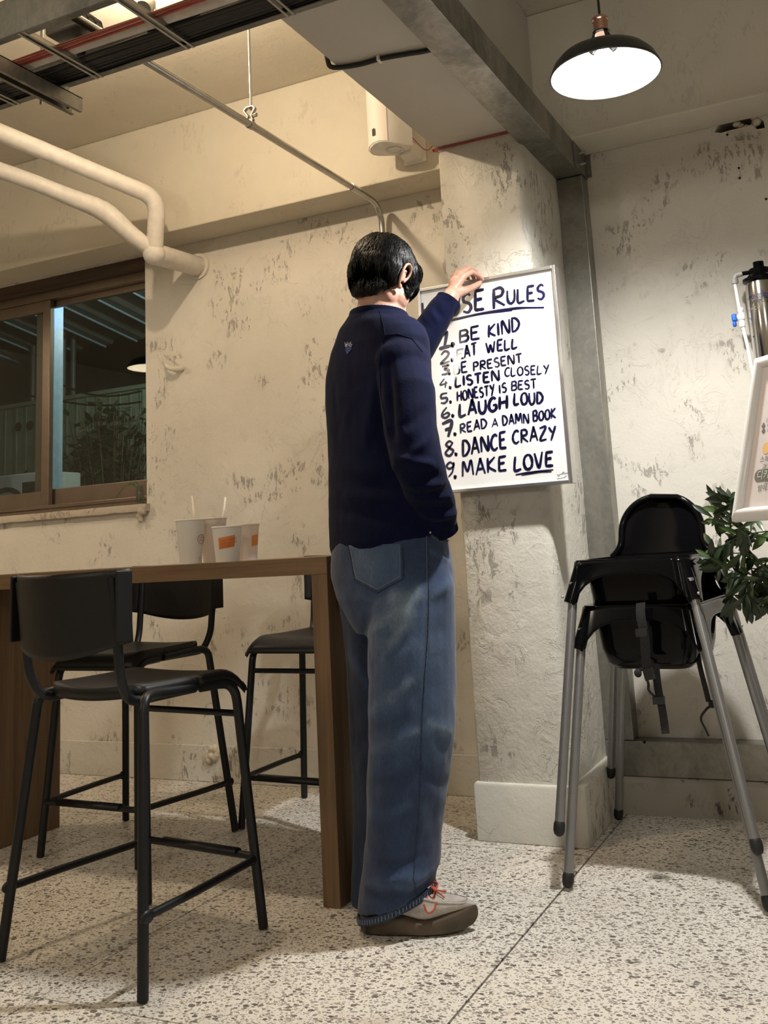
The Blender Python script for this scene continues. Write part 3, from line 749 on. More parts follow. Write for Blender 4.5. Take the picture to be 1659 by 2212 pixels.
G = {  # brush strokes of each letter, unit height
 'A': (.72, [[(0, 0), (.36, 1), (.40, 1), (.72, 0)], [(.12, .36), (.62, .38)]]),
 'B': (.62, [[(.04, 1.02), (.02, -.02)], [(-.02, .98), (.40, 1), (.56, .84), (.50, .62), (.06, .52)], [(.06, .52), (.52, .50), (.62, .28), (.48, .06), (-.03, 0)]]),
 'C': (.62, [[(.62, .86), (.46, 1), (.20, .88), (.02, .50), (.10, .14), (.34, 0), (.62, .14)]]),
 'D': (.66, [[(.05, 1), (.03, 0)], [(-.04, 1), (.36, .94), (.64, .62), (.62, .32), (.34, .04), (-.02, 0)]]),
 'E': (.60, [[(.05, 1), (.02, 0)], [(0, 1), (.60, 1.02)], [(.04, .53), (.48, .56)], [(.0, .02), (.60, .0)]]),
 'G': (.70, [[(.62, .86), (.44, 1), (.18, .88), (.02, .50), (.10, .14), (.36, 0), (.62, .14), (.64, .42), (.36, .44)]]),
 'H': (.70, [[(.05, 1), (.02, 0)], [(.68, 1.02), (.64, -.02)], [(.04, .50), (.66, .54)]]),
 'I': (.16, [[(.08, 1), (.06, 0)]]),
 'K': (.66, [[(.06, 1), (.02, 0)], [(.62, 1), (.06, .46), (.66, .0)]]),
 'L': (.56, [[(.06, 1), (.02, .02), (.56, .06)]]),
 'M': (.88, [[(.0, 0), (.12, 1), (.42, .30), (.74, 1.02), (.88, 0)]]),
 'N': (.72, [[(.02, 0), (.06, 1), (.64, .02), (.70, 1.04)]]),
 'O': (.72, [[(.36, 1), (.12, .84), (.02, .48), (.14, .10), (.38, 0), (.64, .16), (.70, .54), (.56, .90), (.32, 1)]]),
 'P': (.58, [[(.05, 1), (.02, -.04)], [(-.02, .98), (.38, 1), (.56, .80), (.46, .56), (.06, .48)]]),
 'R': (.66, [[(.05, 1.02), (.02, -.04)], [(-.02, .98), (.40, 1), (.58, .80), (.46, .56), (.06, .50), (.66, -.02)]]),
 'S': (.56, [[(.54, .88), (.34, 1), (.10, .86), (.10, .62), (.44, .46), (.54, .22), (.34, .0), (.02, .10)]]),
 'T': (.66, [[(-.02, .98), (.68, 1.02)], [(.34, 1), (.32, -.02)]]),
 'U': (.66, [[(.04, 1), (.04, .34), (.20, .02), (.46, .04), (.62, .36), (.64, 1.02)]]),
 'V': (.64, [[(.0, 1), (.30, .0), (.64, 1.04)]]),
 'W': (.96, [[(.0, 1), (.22, .02), (.46, .72), (.68, .0), (.96, 1.04)]]),
 'Y': (.66, [[(.02, 1), (.34, .52)], [(.68, 1.04), (.20, -.12)]]),
 'Z': (.66, [[(.02, .96), (.62, 1), (.04, .08), (.66, .06)]]),
 '1': (.46, [[(.0, .70), (.28, 1.02), (.24, .0)], [(.0, .0), (.50, .03)]]),
 '2': (.56, [[(.04, .76), (.26, 1), (.50, .84), (.44, .52), (.02, .02), (.60, .08)]]),
 '3': (.54, [[(.02, .94), (.50, .98), (.22, .60), (.52, .40), (.40, .06), (.0, .06)]]),
 '4': (.56, [[(.34, 1), (.0, .40), (.56, .46)], [(.44, .70), (.38, -.06)]]),
 '5': (.54, [[(.54, 1), (.10, .96), (.06, .56), (.44, .52), (.50, .20), (.28, .0), (.0, .10)]]),
 '6': (.56, [[(.42, 1), (.10, .60), (.04, .22), (.28, .0), (.54, .18), (.44, .44), (.10, .34)]]),
 '7': (.60, [[(.0, .94), (.60, 1), (.26, -.06)], [(.12, .46), (.58, .54)]]),
 '8': (.56, [[(.50, .84), (.28, 1), (.08, .80), (.30, .54), (.54, .28), (.30, .0), (.04, .22), (.28, .54), (.52, .86)]]),
 '9': (.54, [[(.50, .80), (.28, 1), (.04, .78), (.18, .54), (.48, .66), (.50, .90), (.40, .30), (.10, -.06)]]),
 '.': (.14, [[(.05, .04), (.09, .06), (.07, .10), (.04, .06)]]),
}
def C5(x, y):       # point of the lettering measured on the photograph, put on the poster plane
    q = onY(680 + x / 2.765, 480 + y / 2.765, BY); return Vector((q.x, q.z))
INK = MB(); layer = [0]
def brush(P, wd, y0=BY):
    """one brush stroke: a ribbon that swells and tapers along its path"""
    pts = bez([(p.x, 0, p.y) for p in P], 7) if len(P) > 2 else [Vector((P[0].x, 0, P[0].y)).lerp(Vector((P[1].x, 0, P[1].y)), t / 8) for t in range(9)]
    n = len(pts); layer[0] += 1; y = y0 - .00035 - .0000035 * layer[0]; L = []; R_ = []; sd = random.random() * 50
    for i, p in enumerate(pts):
        t = pts[min(i + 1, n - 1)] - pts[max(i - 1, 0)]; t = Vector((t.x, 0, t.z)); t = t.normalized() if t.length > 1e-9 else Vector((1, 0, 0)); nn = Vector((-t.z, 0, t.x))
        e = min(1, .66 + 1.6 * min(i, n - 1 - i) / n); wv = wd * .60 * e * (1 + .22 * noise.noise((i * .35, sd, 0)))
        L.append(Vector((p.x, y, p.z)) + nn * wv); R_.append(Vector((p.x, y, p.z)) - nn * wv)
    INK.grid([L, R_])
def word(txt, bl, brr, tl, wd=.15, jit=.03):
    """letters fitted between a baseline start, a baseline end and a top-left point"""
    O, E, T = C5(*bl), C5(*brr), C5(*tl); tot = sum(G[c][0] for c in txt) + .22 * (len(txt) - 1)
    ex = (E - O) / tot; ey = T - O; h = ey.length; x = 0
    for c in txt:
        gw, st = G[c]; ky = 1 + random.uniform(-jit, jit) * 2; oy = random.uniform(-jit, jit); sh = random.uniform(-.03, .05)
        for s_ in st: brush([O + ex * (x + px + sh * py) + ey * (py * ky + oy) for px, py in s_], wd * h)
        x += gw + .22
random.seed(21)
word('HOUSE', (640, 585), (1012, 520), (636, 480), .155)
word('R', (1068, 518), (1135, 498), (1064, 402), .14); word('ULES', (1150, 490), (1370, 458), (1146, 408), .17)
brush([C5(690, 612), C5(820, 585), C5(1000, 545), C5(1200, 515), C5(1370, 510)], .0075)
brush([C5(800, 590), C5(980, 552), C5(1180, 528)], .0045)
for t_, bl, brr, tl, wd in (('1', (742, 760), (805, 745), (742, 668), .21), ('.', (806, 735), (832, 735), (806, 700), .75),
    ('BE', (866, 718), (985, 695), (862, 645), .17), ('KIND', (1038, 688), (1222, 648), (1034, 612), .17),
    ('2', (752, 850), (805, 838), (750, 780), .19), ('.', (806, 830), (830, 826), (806, 796), .65),
    ('E', (848, 820), (890, 812), (846, 768), .19), ('AT', (895, 810), (968, 790), (892, 745), .17), ('WELL', (1028, 782), (1210, 750), (1024, 722), .20),
    ('3', (758, 915), (802, 905), (756, 862), .26), ('.', (792, 908), (812, 905), (792, 880), .7),
    ('BE', (832, 910), (912, 893), (828, 852), .17), ('PRESENT', (950, 888), (1238, 838), (946, 836), .19),
    ('4', (750, 995), (794, 985), (748, 944), .17), ('.', (798, 992), (816, 988), (798, 964), .6),
    ('LISTEN', (842, 982), (1102, 945), (838, 924), .21), ('CLOSELY', (1136, 922), (1398, 900), (1134, 872), .17),
    ('5', (754, 1084), (794, 1076), (752, 1030), .23), ('.', (798, 1078), (820, 1076), (798, 1050), .6),
    ('HONESTY', (852, 1068), (1074, 1030), (848, 1010), .17), ('IS', (1104, 1024), (1145, 1014), (1100, 972), .18), ('BEST', (1176, 1004), (1325, 990), (1174, 952), .17),
    ('6', (760, 1174), (806, 1160), (756, 1112), .20), ('.', (812, 1162), (832, 1158), (812, 1130), .6),
    ('LAUGH', (866, 1162), (1152, 1112), (862, 1085), .20), ('LOUD', (1192, 1090), (1362, 1082), (1190, 1025), .20),
    ('7', (772, 1284), (830, 1272), (762, 1202), .22), ('.', (824, 1272), (846, 1268), (824, 1240), .6),
    ('READ', (872, 1260), (1028, 1225), (868, 1205), .17), ('A', (1060, 1224), (1094, 1220), (1058, 1182), .17), ('DAMN', (1124, 1212), (1280, 1200), (1120, 1155), .17), ('BOOK', (1306, 1188), (1440, 1170), (1304, 1130), .18),
    ('8', (778, 1402), (830, 1392), (774, 1318), .15), ('.', (832, 1392), (852, 1388), (832, 1358), .6),
    ('DANCE', (884, 1395), (1146, 1345), (880, 1305), .15), ('CRAZY', (1184, 1322), (1440, 1292), (1180, 1248), .16),
    ('9', (790, 1520), (838, 1512), (784, 1436), .13), ('.', (826, 1526), (848, 1522), (826, 1494), .6),
    ('MAKE', (884, 1520), (1146, 1478), (880, 1436), .15), ('LOVE', (1194, 1482), (1425, 1455), (1190, 1398), .17)):
    word(t_, bl, brr, tl, wd)
brush([C5(1200, 1508), C5(1300, 1492), C5(1425, 1478)], .0045); brush([C5(1235, 1512), C5(1340, 1494), C5(1415, 1490)], .003)
INK.build('brush_lettering', M['ink'], pf, smooth=False)
INK = MB()
for ln, (x0, y0, x1, y1) in (('aperture', (1446, 1512, 1514, 1500)), ('moment', (1446, 1535, 1504, 1527))):
    n = len(ln) * 5; pts = []
    for k in range(n + 1):
        t = k / n; ch = ln[min(len(ln) - 1, int(t * len(ln)))]; amp = {'p': 9, 't': 15}.get(ch, 4.2)
        pts.append(C5(x0 + (x1 - x0) * t + 3.2 * math.sin(k * 2.4), y0 + (y1 - y0) * t - amp * abs(math.sin(k * 1.9)) * (-.8 if ch == 'p' else 1)))
    brush(pts, .00075)
INK.build('signature_print', M['dark_ink'], pf, smooth=False)

# ================================================================== STACKED HIGH CHAIRS
def make_highchair():
    """plastic shell with arched skirt, bucket and tall rounded back on four splayed tube legs; local front is -y"""
    r = empty('high_chair', (0, 0, 0), 0); g = M['gloss_black']
    ZT = .722
    def loop(hx, hyf, hyb, rad, z, n=10):
        """rounded rectangle, returns points with a side parameter"""
        out = []
        for cx, cy, a0 in ((hx - rad, -hyf + rad, -PI / 2), (hx - rad, hyb - rad, 0), (-hx + rad, hyb - rad, PI / 2), (-hx + rad, -hyf + rad, PI)):
            for k in range(n + 1): a = a0 + PI / 2 * k / n; out.append((cx + rad * math.cos(a), cy + rad * math.sin(a)))
        # refine the straight runs
        P = []; m = len(out)
        for i in range(m):
            p, q = out[i], out[(i + 1) % m]; d = math.hypot(q[0] - p[0], q[1] - p[1]); k = max(1, int(d / .014))
            for t in range(k): P.append((p[0] + (q[0] - p[0]) * t / k, p[1] + (q[1] - p[1]) * t / k))
        return P
    top = loop(.168, .195, .200, .035, 0); NK = 9; rows = [[] for _ in range(NK)]
    for (x, y) in top:
        # apron: full depth at the corners; the band stays, the arch below it is open
        front = abs(y) > .190
        s_ = abs(x) / .150 if front else abs(y + (.0)) / .165
        arch = .118 if s_ > .93 else .038 + .080 * (1 - math.sqrt(max(0, 1 - (s_ / .93) ** 3.2)))
        for k in range(NK):
            dz = arch * k / (NK - 1); e = 1 + 1.15 * dz
            rows[k].append((x * e, y * e, ZT - .003 - dz))
    rows = [rw_ + [rw_[0]] for rw_ in rows]
    MB().grid(rows).build('skirt', g, r, solid=.005, off=0)
    for sx in (1, -1):
        for sy in (1, -1):
            p0 = Vector((sx * .150, sy * .178, ZT - .02)); p1 = Vector((sx * .178, sy * .208, ZT - .118))
            MB().tube([p0, p0.lerp(p1, .5), p1], [.018, .0185, .019], 14).build('leg_socket', g, r)
    # top flange and bucket
    inner = loop(.148, .180, .160, .055, 0); outer = loop(.168, .195, .200, .035, 0)
    N = 72
    def rs_(P, z, sc=1):
        P = [(x * sc, y * sc) for x, y in P]; L = [0]
        for i in range(len(P)): q = P[(i + 1) % len(P)]; L.append(L[-1] + math.hypot(q[0] - P[i][0], q[1] - P[i][1]))
        out = []; off = 0; j = 0
        for k in range(N):
            d = L[-1] * k / N
            while L[j + 1] < d: j += 1
            t = (d - L[j]) / max(1e-9, L[j + 1] - L[j]); a, b = P[j], P[(j + 1) % len(P)]; out.append((a[0] + (b[0] - a[0]) * t, a[1] + (b[1] - a[1]) * t, z))
        return out
    rings = [rs_(outer, ZT - .006), rs_(outer, ZT, .985), rs_(inner, ZT, 1.01), rs_(inner, ZT - .008, .99), rs_(inner, ZT - .06, .96), rs_(inner, ZT - .12, .92), rs_(inner, ZT - .160, .85), rs_(inner, ZT - .178, .70), rs_(inner, ZT - .180, .4), rs_(inner, ZT - .180, .05)]
    MB().rings(rings, cap=False).build('bucket', g, r, solid=.004, off=0)
    # tall back with rolled edge, flaring to the rim at its foot
    H = .905; rows = []; edge = []
    for j in range(25):
        v = j / 24; z = ZT - .002 + (H - ZT) * v
        zc = ZT + .070
        if z > zc: hw = .128 * math.sqrt(max(0, 1 - ((z - zc) / (H - zc)) ** 2)) ** .92
        else: t = (zc - z) / (zc - ZT); hw = .128 + .030 * t ** 3.0
        row = []
        for i in range(21):
            u = i / 10 - 1; row.append((u * hw, .172 + .048 * v + .014 * (1 - u * u) - .012, z))
        rows.append(row)
    o = MB().grid(rows).build('backrest', g, r, solid=.006, off=0)
    e1 = [Vector(rw_[0]) for rw_ in rows]; e2 = [Vector(rw_[-1]) for rw_ in reversed(rows)]
    path = e1 + e2[1:]; path = [p + Vector((0, -.006, .0)) for p in path]
    MB().tube(path, .0105, 10).build('rolled_edge', g, r)
    # legs
    for sx, sy, fx, fy in ((-1, -1, -.221, -.316), (1, -1, .292, -.318), (-1, 1, -.285, .319), (1, 1, .262, .315)):
        top_ = Vector((sx * .166, sy * .196, ZT - .06)); foot = Vector((fx, fy, .024))
        lg = MB().tube([top_, foot], .0130, 14).build('leg', M['leg_grey'], r)
        MB().tube([foot + (top_ - foot).normalized() * .012, foot - (top_ - foot).normalized() * .004], .0155, 14, round_ends=True).build('foot', M['rubber'], lg)
        MB().ball((sx * .193, sy * .224, ZT - .098), (.004, .004, .004), 8, 6).build('rivet', M['alu'], r)
    # safety strap helper
    def strap(name, pts, wd=.022, th=.0016, wdir=(1, 0, 0)):
        pts = bez(pts, 5); wv = Vector(wdir).normalized() * wd / 2
        MB().grid([[p - wv, p + wv] for p in pts]).build(name, M['webbing'], r, solid=th)
    return r
h1 = make_highchair(); HCX, HCY, HCR = -.626, 2.952, math.radians(-4.0)
h1.location = (HCX, HCY, 0); h1.rotation_euler = (0, 0, HCR)
tag(h1, 'black high chair with silver legs standing on the floor, lower of two stacked', 'high chair', 'stacked high chairs')
h2 = copy_tree(h1); h2.location = (HCX - .012, HCY - .004, .1285); h2['label'] = 'black high chair nested on top of another, its tall rounded back showing'
# buckles and loose strap ends hang from the lower chair only
def hpart(mb, name, mat): return mb.build(name, mat, h1, local=False)
def ribbon(pts, wd, wdir=(1, 0, .1), th=.0022):
    pts = bez(pts, 5); wv = Vector(wdir).normalized() * wd / 2; m = MB(); rs = []
    d = Vector((0, th / 2, 0))
    for p in pts: rs.append([p - wv - d, p + wv - d, p + wv + d, p - wv + d])
    return m.rings(rs)
def hl(px, py, Y):          # measured point into the chair's own frame
    q = onY(px, py, Y); c, s_ = math.cos(-HCR), math.sin(-HCR); x, y = q.x - HCX, q.y - HCY
    return Vector((c * x - s_ * y, s_ * x + c * y, q.z))
hpart(ribbon([hl(1384, 1302, 2.72), hl(1384, 1330, 2.715), hl(1390, 1362, 2.715), hl(1394, 1400, 2.72), hl(1396, 1430, 2.73), hl(1402, 1462, 2.74)], .026), 'strap', M['webbing'])
hpart(MB().obox(hl(1386, 1367, 2.708), (Vector((1, 0, .05)), Vector((0, 1, 0)), Vector((0, 0, 1))), (.016, .004, .010)), 'buckle', M['rubber'])
hpart(ribbon([hl(1414, 1395, 2.80), hl(1416, 1440, 2.80), hl(1422, 1490, 2.80), hl(1430, 1530, 2.795), hl(1438, 1585, 2.79)], .022), 'strap', M['webbing'])
hpart(MB().obox(hl(1423, 1513, 2.785), (Vector((1, 0, .05)), Vector((0, 1, 0)), Vector((0, 0, 1))), (.016, .006, .010)), 'buckle', M['rubber'])
hpart(MB().obox(hl(1402, 1456, 2.735), (Vector((1, 0, .2)), Vector((0, 1, 0)), Vector((-.2, 0, 1))), (.014, .004, .015)), 'buckle', M['rubber'])
hpart(ribbon([hl(1506, 1405, 2.86), hl(1512, 1440, 2.85), hl(1522, 1480, 2.84), hl(1531, 1516, 2.83)], .014), 'strap', M['webbing'])
hpart(MB().tube(bez([hl(1531, 1512, 2.83), hl(1538, 1522, 2.82), hl(1526, 1532, 2.83), hl(1514, 1552, 2.83), hl(1524, 1575, 2.83), hl(1531, 1590, 2.83)], 5), .0048, 8, flat=(1, .6)), 'strap_end', M['webbing'])
hpart(MB().ball(hl(1538, 1521, 2.825), (.010, .006, .011)), 'strap_knot', M['webbing'])
hpart(MB().tube(bez([hl(1396, 1432, 2.78), hl(1378, 1455, 2.77), hl(1388, 1445, 2.77), hl(1400, 1475, 2.77), hl(1402, 1492, 2.78), hl(1418, 1508, 2.79)], 5), .0045, 8, flat=(1, .6)), 'strap_end', M['webbing'])
hpart(MB().ball(hl(1378, 1454, 2.77), (.011, .006, .012)), 'strap_knot', M['webbing'])

# ================================================================== PRINTED SIGN IN SNAP FRAME (leaning back)
sB = onY(1583, 1127, 2.0); sT = onY(1634, 775, 2.073)
eu = Vector((.707, -.707, 0)); ev = (sT - sB); ev = (ev - eu * ev.dot(eu)); SH = ev.length; ev.normalize(); en = eu.cross(ev).normalized()
if en.y > 0: en = -en
SWD = .245
sg = empty('menu_sign', (sB.x + eu.x * SWD / 2, sB.y + eu.y * SWD / 2, 0), 0, 'white framed notice with small grey Korean lettering leaning at the right edge', 'sign')
def sp(u, v, o=0): return sB + eu * u + ev * v + en * o
fw = .026
def rail(p, q, inn):
    """rounded snap-frame rail with mitred ends"""
    p, q, inn = Vector(p), Vector(q), Vector(inn); d = (q - p).normalized(); rs = []
    prof = [(0, -.006), (0, .002), (.005, .008), (.013, .011), (.020, .009), (fw - .001, .003), (fw, -.004)]
    rs.append([p + inn * a + d * a + en * b for a, b in prof]); rs.append([q + inn * a - d * a + en * b for a, b in prof])
    return MB().rings(rs).build('frame_rail', M['sign_white'], sg)
rail(sp(0, 0), sp(SWD, 0), ev); rail(sp(0, SH), sp(SWD, SH), -ev); rail(sp(0, 0), sp(0, SH), eu); rail(sp(SWD, 0), sp(SWD, SH), -eu)
MB().prism([sp(.01, .01, -.004), sp(SWD - .01, .01, -.004), sp(SWD - .01, SH - .01, -.004), sp(.01, SH - .01, -.004)], -en * .004).build('backing', M['sign_white'], sg, smooth=False)
MB().prism([sp(.02, .02, 0), sp(SWD - .02, .02, 0), sp(SWD - .02, SH - .02, 0), sp(.02, SH - .02, 0)], -en * .0035).build('printed_sheet', M['sign_paper'], sg, smooth=False)
def stext(body, size, u, v, mat, o=.0006):
    vs, fs = text_mesh(body, size); MB().add([sp(u + p.x, v + p.y, o) for p in vs], fs).build('lettering', mat, sg, smooth=False)
def uvof(px, py):          # measured point on the sign's plane
    d = ray(px, py); t = (sB - CAMLOC).dot(en) / d.dot(en); q = CAMLOC + d * t - sB; return q.dot(eu), q.dot(ev)
for body, px, py, sz, mt in (('스페셜티 원두', 1641, 999, .0150, 'sign_ink'), ('과일의 산미', 1646, 1015, .0150, 'sign_ink'), ('고소한 맛', 1650, 1047, .0150, 'sign_ink'), ('밤에도 편하게', 1636, 1061, .0150, 'sign_ink'),
                             ('(당일)', 1655, 911, .0115, 'sign_ink'), ('♣ 감', 1644, 924, .0110, 'sign_ink'), ('♣ 삼', 1644, 935, .0110, 'sign_ink')):
    u, v = uvof(px, py); stext(body, sz, u, v, M[mt])
u, v = uvof(1631, 1028); pl_ = []
for k in range(24): a = 2 * PI * k / 24; pl_.append((.012 * math.cos(a), .0125 * math.sin(a)))
u0, v0 = uvof(1631, 1029)
poly = [sp(u0 + .011 + a_ if a_ < 0 else u0 + .13 + a_, v0 + b_, .0002) for a_, b_ in pl_]
MB().prism(poly, en * .0003).build('badge', M['sign_badge'], sg, smooth=False)
u, v = uvof(1635, 1034); stext('디카페인', .020, u, v - .001, M['sign_light'], .0010)
u, v = uvof(1656, 968)
MB().prism([sp(u + .012 * math.cos(2 * PI * k / 20), v + .012 * math.sin(2 * PI * k / 20), .0002) for k in range(20)], en * .0003).build('round_print', M['sign_orange'], sg, smooth=False)
# its stand, out of the picture
q = sp(SWD * .62, .03, -.012)
MB().tube([q, Vector((q.x + .05, q.y + .03, .5)), Vector((q.x + .06, q.y + .03, .01))], .011, 12).build('stand_pole', M['steel_tube'], sg)
MB().lathe([(.13, 0), (.13, .006), (.02, .014), (.012, .02)], (q.x + .06, q.y + .03, 0), 28, 'z', True).build('stand_base', M['shade_out'], sg)

# ================================================================== POTTED SHRUB behind the sign
ps_ = empty('potted_shrub', (-.02, 2.78, 0), 0, 'leafy dark green potted shrub reaching in behind the leaning sign', 'plant')
MB().lathe([(.0, .0), (.11, 0), (.14, .26), (.15, .27), (.15, .30), (.135, .30), (.125, .25), (0, .25)], (-.02, 2.78, 0), 28).build('pot', M['pot'], ps_)
PY = 2.74
def Lp(x, y, dY=0): return onY(x, y, PY + dY)
root = Vector((-.02, 2.78, .26)); hub = Lp(1700, 1290); hub2 = Lp(1720, 1180)
MB().tube(bez([root, Vector((-.03, 2.77, .55)), hub, hub2]), [.009] * 25, 8).build('stem', M['bark'], ps_)
branches = [
 [(1700, 1290), (1650, 1262), (1600, 1240), (1558, 1225), (1535, 1205)],
 [(1700, 1290), (1660, 1235), (1610, 1180), (1570, 1140), (1540, 1118)],
 [(1720, 1180), (1660, 1165), (1610, 1145), (1575, 1120), (1552, 1085)],
 [(1700, 1290), (1655, 1240), (1618, 1230), (1592, 1268), (1578, 1300)],
 [(1700, 1290), (1660, 1260), (1625, 1245), (1612, 1270), (1616, 1300)],
 [(1720, 1180), (1680, 1150), (1640, 1150), (1600, 1158), (1560, 1180)],
 [(1720, 1180), (1690, 1200), (1655, 1215), (1645, 1245), (1640, 1270)],
 [(1700, 1290), (1680, 1280), (1662, 1290), (1655, 1310)],
 [(1720, 1180), (1650, 1160), (1600, 1140), (1580, 1100), (1578, 1075)],
 [(1700, 1290), (1630, 1205), (1590, 1195), (1560, 1200), (1542, 1180)],
]
random.seed(12)
leafmeshes = []
for k in range(4):
    L, W_ = 1.0, .20 + .04 * k; rows = []
    for i in range(7):
        t = i / 6; hw = W_ / 2 * math.sin(PI * min(1, t ** 1.15)) ** .8 + .002; zc = -.16 * t * t * (1 + .25 * k)
        rows.append([(-hw, t * L, zc + hw * .35), (0, t * L, zc), (hw, t * L, zc + hw * .35)])
    me = MB().grid(rows).mesh('leaf', [M['leaf']]); leafmeshes.append(me)
    for p in me.polygons: p.use_smooth = True
nleaf = 0
for bi, bp in enumerate(branches):
    off = random.uniform(-.07, .07)
    P = bez([Lp(x, y, off * (i / 3)) for i, (x, y) in enumerate(bp)], 8)
    MB().tube(P, [max(.0011, .0030 * (1 - i / len(P))) for i in range(len(P))], 6).build('twig', M['leaf'], ps_)
    m = len(P)
    for i in range(int(m * .38), m):
        for rep in range(random.choice((0, 1, 1, 1, 2)) if i < m - 4 else 2):
            p = P[i]; tdir = (P[min(i + 1, m - 1)] - P[i - 1]).normalized()
            sd = Vector((random.uniform(-1, 1), random.uniform(-.5, .5), random.uniform(-1.3, .55)))
            d = (tdir * random.uniform(.2, .9) + sd * .8).normalized()
            x = d.cross(Vector((random.uniform(-.4, .4), -1, random.uniform(-.5, .5)))).normalized(); z = x.cross(d)
            Ls = random.uniform(.040, .070); lo = bpy.data.objects.new('leaf', leafmeshes[random.randrange(4)]); COL.objects.link(lo); lo.parent = ps_
            mm = Matrix((( x.x * Ls, d.x * Ls, z.x * Ls, p.x), (x.y * Ls, d.y * Ls, z.y * Ls, p.y), (x.z * Ls, d.z * Ls, z.z * Ls, p.z), (0, 0, 0, 1)))
            lo.matrix_local = WM[ps_.name].inverted() @ mm; nleaf += 1
            if nleaf > 290: break

# ================================================================== WATER FILTER on the right wall
FX, FY = -.262, 3.40
wf = empty('water_filter', (FX, FY, 1.42), 0, 'stainless water filter cartridge with black head and blue valve on the wall', 'water filter')
MB().lathe([(0, 1.39), (.040, 1.39), (.052, 1.41), (.052, 1.715), (.048, 1.735), (.0, 1.735)], (FX, FY, 0), 40).build('canister', M['stainless'], wf)
MB().lathe([(.0, 1.733), (.050, 1.733), (.058, 1.738), (.058, 1.748), (.046, 1.752), (.040, 1.760), (.034, 1.764), (.034, 1.782), (.018, 1.784), (.018, 1.806), (0, 1.806)], (FX, FY, 0), 32).build('filter_head', M['gloss_black'], wf)
MB().box((FX - .03, FY + .03, 1.70), (FX + .03, YW - .001, 1.76)).build('wall_bracket', M['rubber'], wf, smooth=False)
MB().tube([(FX - .02, FY, 1.775), (FX - .062, FY, 1.775)], .0075, 10).build('side_port', M['gloss_black'], wf)
MB().tube([(FX + .02, FY, 1.775), (FX + .062, FY, 1.775)], .0075, 10).build('side_port', M['gloss_black'], wf)
MB().tube(fillet([(FX - .055, FY, 1.775), (FX - .080, FY, 1.773), (FX - .083, FY, 1.745)], .012), .0095, 12).build('elbow_fitting', M['grey_fit'], wf)
MB().lathe([(.0118, 0), (.0118, .016), (.009, .018)], (FX - .083, FY, 1.744), 14, 'z', True).build('collar', M['grey_fit'], wf)
xa = FX - .083
MB().tube([(xa, FY, 1.746), (xa + .004, FY, 1.66), (xa + .008, FY, 1.645)], .0062, 12).build('tubing', M['white_tube'], wf)
MB().tube([(xa + .008, FY, 1.598), (xa + .017, FY, 1.52), (xa + .024, FY, 1.42), (xa + .04, FY + .02, 1.34)], .0062, 12).build('tubing', M['white_tube'], wf)
vb = MB(); vb.lathe([(.0, 1.590), (.0095, 1.590), (.0105, 1.596), (.0105, 1.606), (.0085, 1.608), (.0085, 1.614), (.012, 1.616), (.0125, 1.634), (.0085, 1.638), (.0085, 1.642), (.0105, 1.644), (.0105, 1.655), (.009, 1.657), (0, 1.657)], (xa + .008, FY, 0), 18)
vv = vb.build('valve_body', M['white_tube'], wf)
MB().tube([(xa + .008, FY, 1.625), (xa - .006, FY, 1.625)], .009, 12).build('valve_stem', M['white_tube'], wf)
hv = MB(); hv.box((xa - .024, FY - .011, 1.612), (xa - .006, FY + .011, 1.638)); hv.box((xa - .023, FY - .008, 1.594), (xa - .010, FY + .006, 1.614))
hv.build('valve_handle', M['blue'], wf, bevel=.005, seg=3)
def ftext(body, size, a_deg, z, mat):
    vs, fs = text_mesh(body, size); c = Vector((FX, FY, 0)); a0 = math.atan2(-FY, -FX) + math.radians(a_deg)
    MB().add(wrap_on_cyl([Vector((v.x, v.y, .0006)) for v in vs], c, .052, a0, z), fs).build('lettering', mat, wf, smooth=False)
ftext('› PENTAIR', .0195, -68, 1.672, M['navy_print']); ftext('EVERPURE', .0165, -54, 1.655, M['dark_ink']); ftext('MC-2', .0150, -50, 1.634, M['grey_fit'])
MB().lathe([(.003, -.001), (.003, .001)], (FX - .040, FY - .034, 1.545), 8, 'y', True).build('rivet', M['dark'], wf)

# ================================================================== PENDANT LAMPS
def pendant(loc, label, mat, lean=0):
    r = empty('pendant_lamp', loc, 0, label, 'lamp', 'enamel pendant lamps'); L = Vector(loc)
    out = [(.152, 0), (.150, .006), (.140, .030), (.122, .050), (.092, .062), (.058, .070), (.042, .078)]
    MB().lathe(out, L, 48).build('lamp_shade', [M['shade_out']], r, solid=.0012, off=1)
    MB().lathe([(a - .0022, b - .001) for a, b in out], L, 48).build('shade_lining', M['shade_in'], r)
    n_ = MB()
    for k in range(4):     # open neck: four ribs between shade and socket
        a = PI / 4 + PI / 2 * k; rs = []
        for rr, z in ((.041, .0805), (.036, .095), (.026, .118), (.022, .124)):
            ring = []
            for da, dr in ((-.30, 0), (.30, 0), (.30, -.002), (-.30, -.002)): ring.append(L + Vector(((rr + dr) * math.cos(a + da), (rr + dr) * math.sin(a + da), z)))
            rs.append(ring)
        n_.rings(rs)
    n_.build('shade_neck', M['shade_out'], r)
    MB().lathe([(.023, .122), (.024, .126), (.022, .128)], L, 24).build('neck_ring', M['shade_out'], r, solid=.002)
    MB().lathe([(.0, .120), (.019, .120), (.020, .126), (.020, .160), (.0235, .162), (.0235, .167), (.019, .172), (.008, .176), (0, .176)], L, 28).build('socket', M['copper'], r)
    MB().tube([L + Vector((0, 0, .175)), L + Vector((0, 0, ZC - L.z - .02))], .0035, 8).build('cord', M['cable'], r)
    MB().lathe([(.0, -.03), (.04, -.028), (.045, 0)], (L.x, L.y, ZC - .0005), 20, 'z', True).build('ceiling_cup', M['shade_out'], r)
    MB().ball(L + Vector((0, 0, .047)), (.028, .028, .032)).build('bulb', mat, r)
    return r
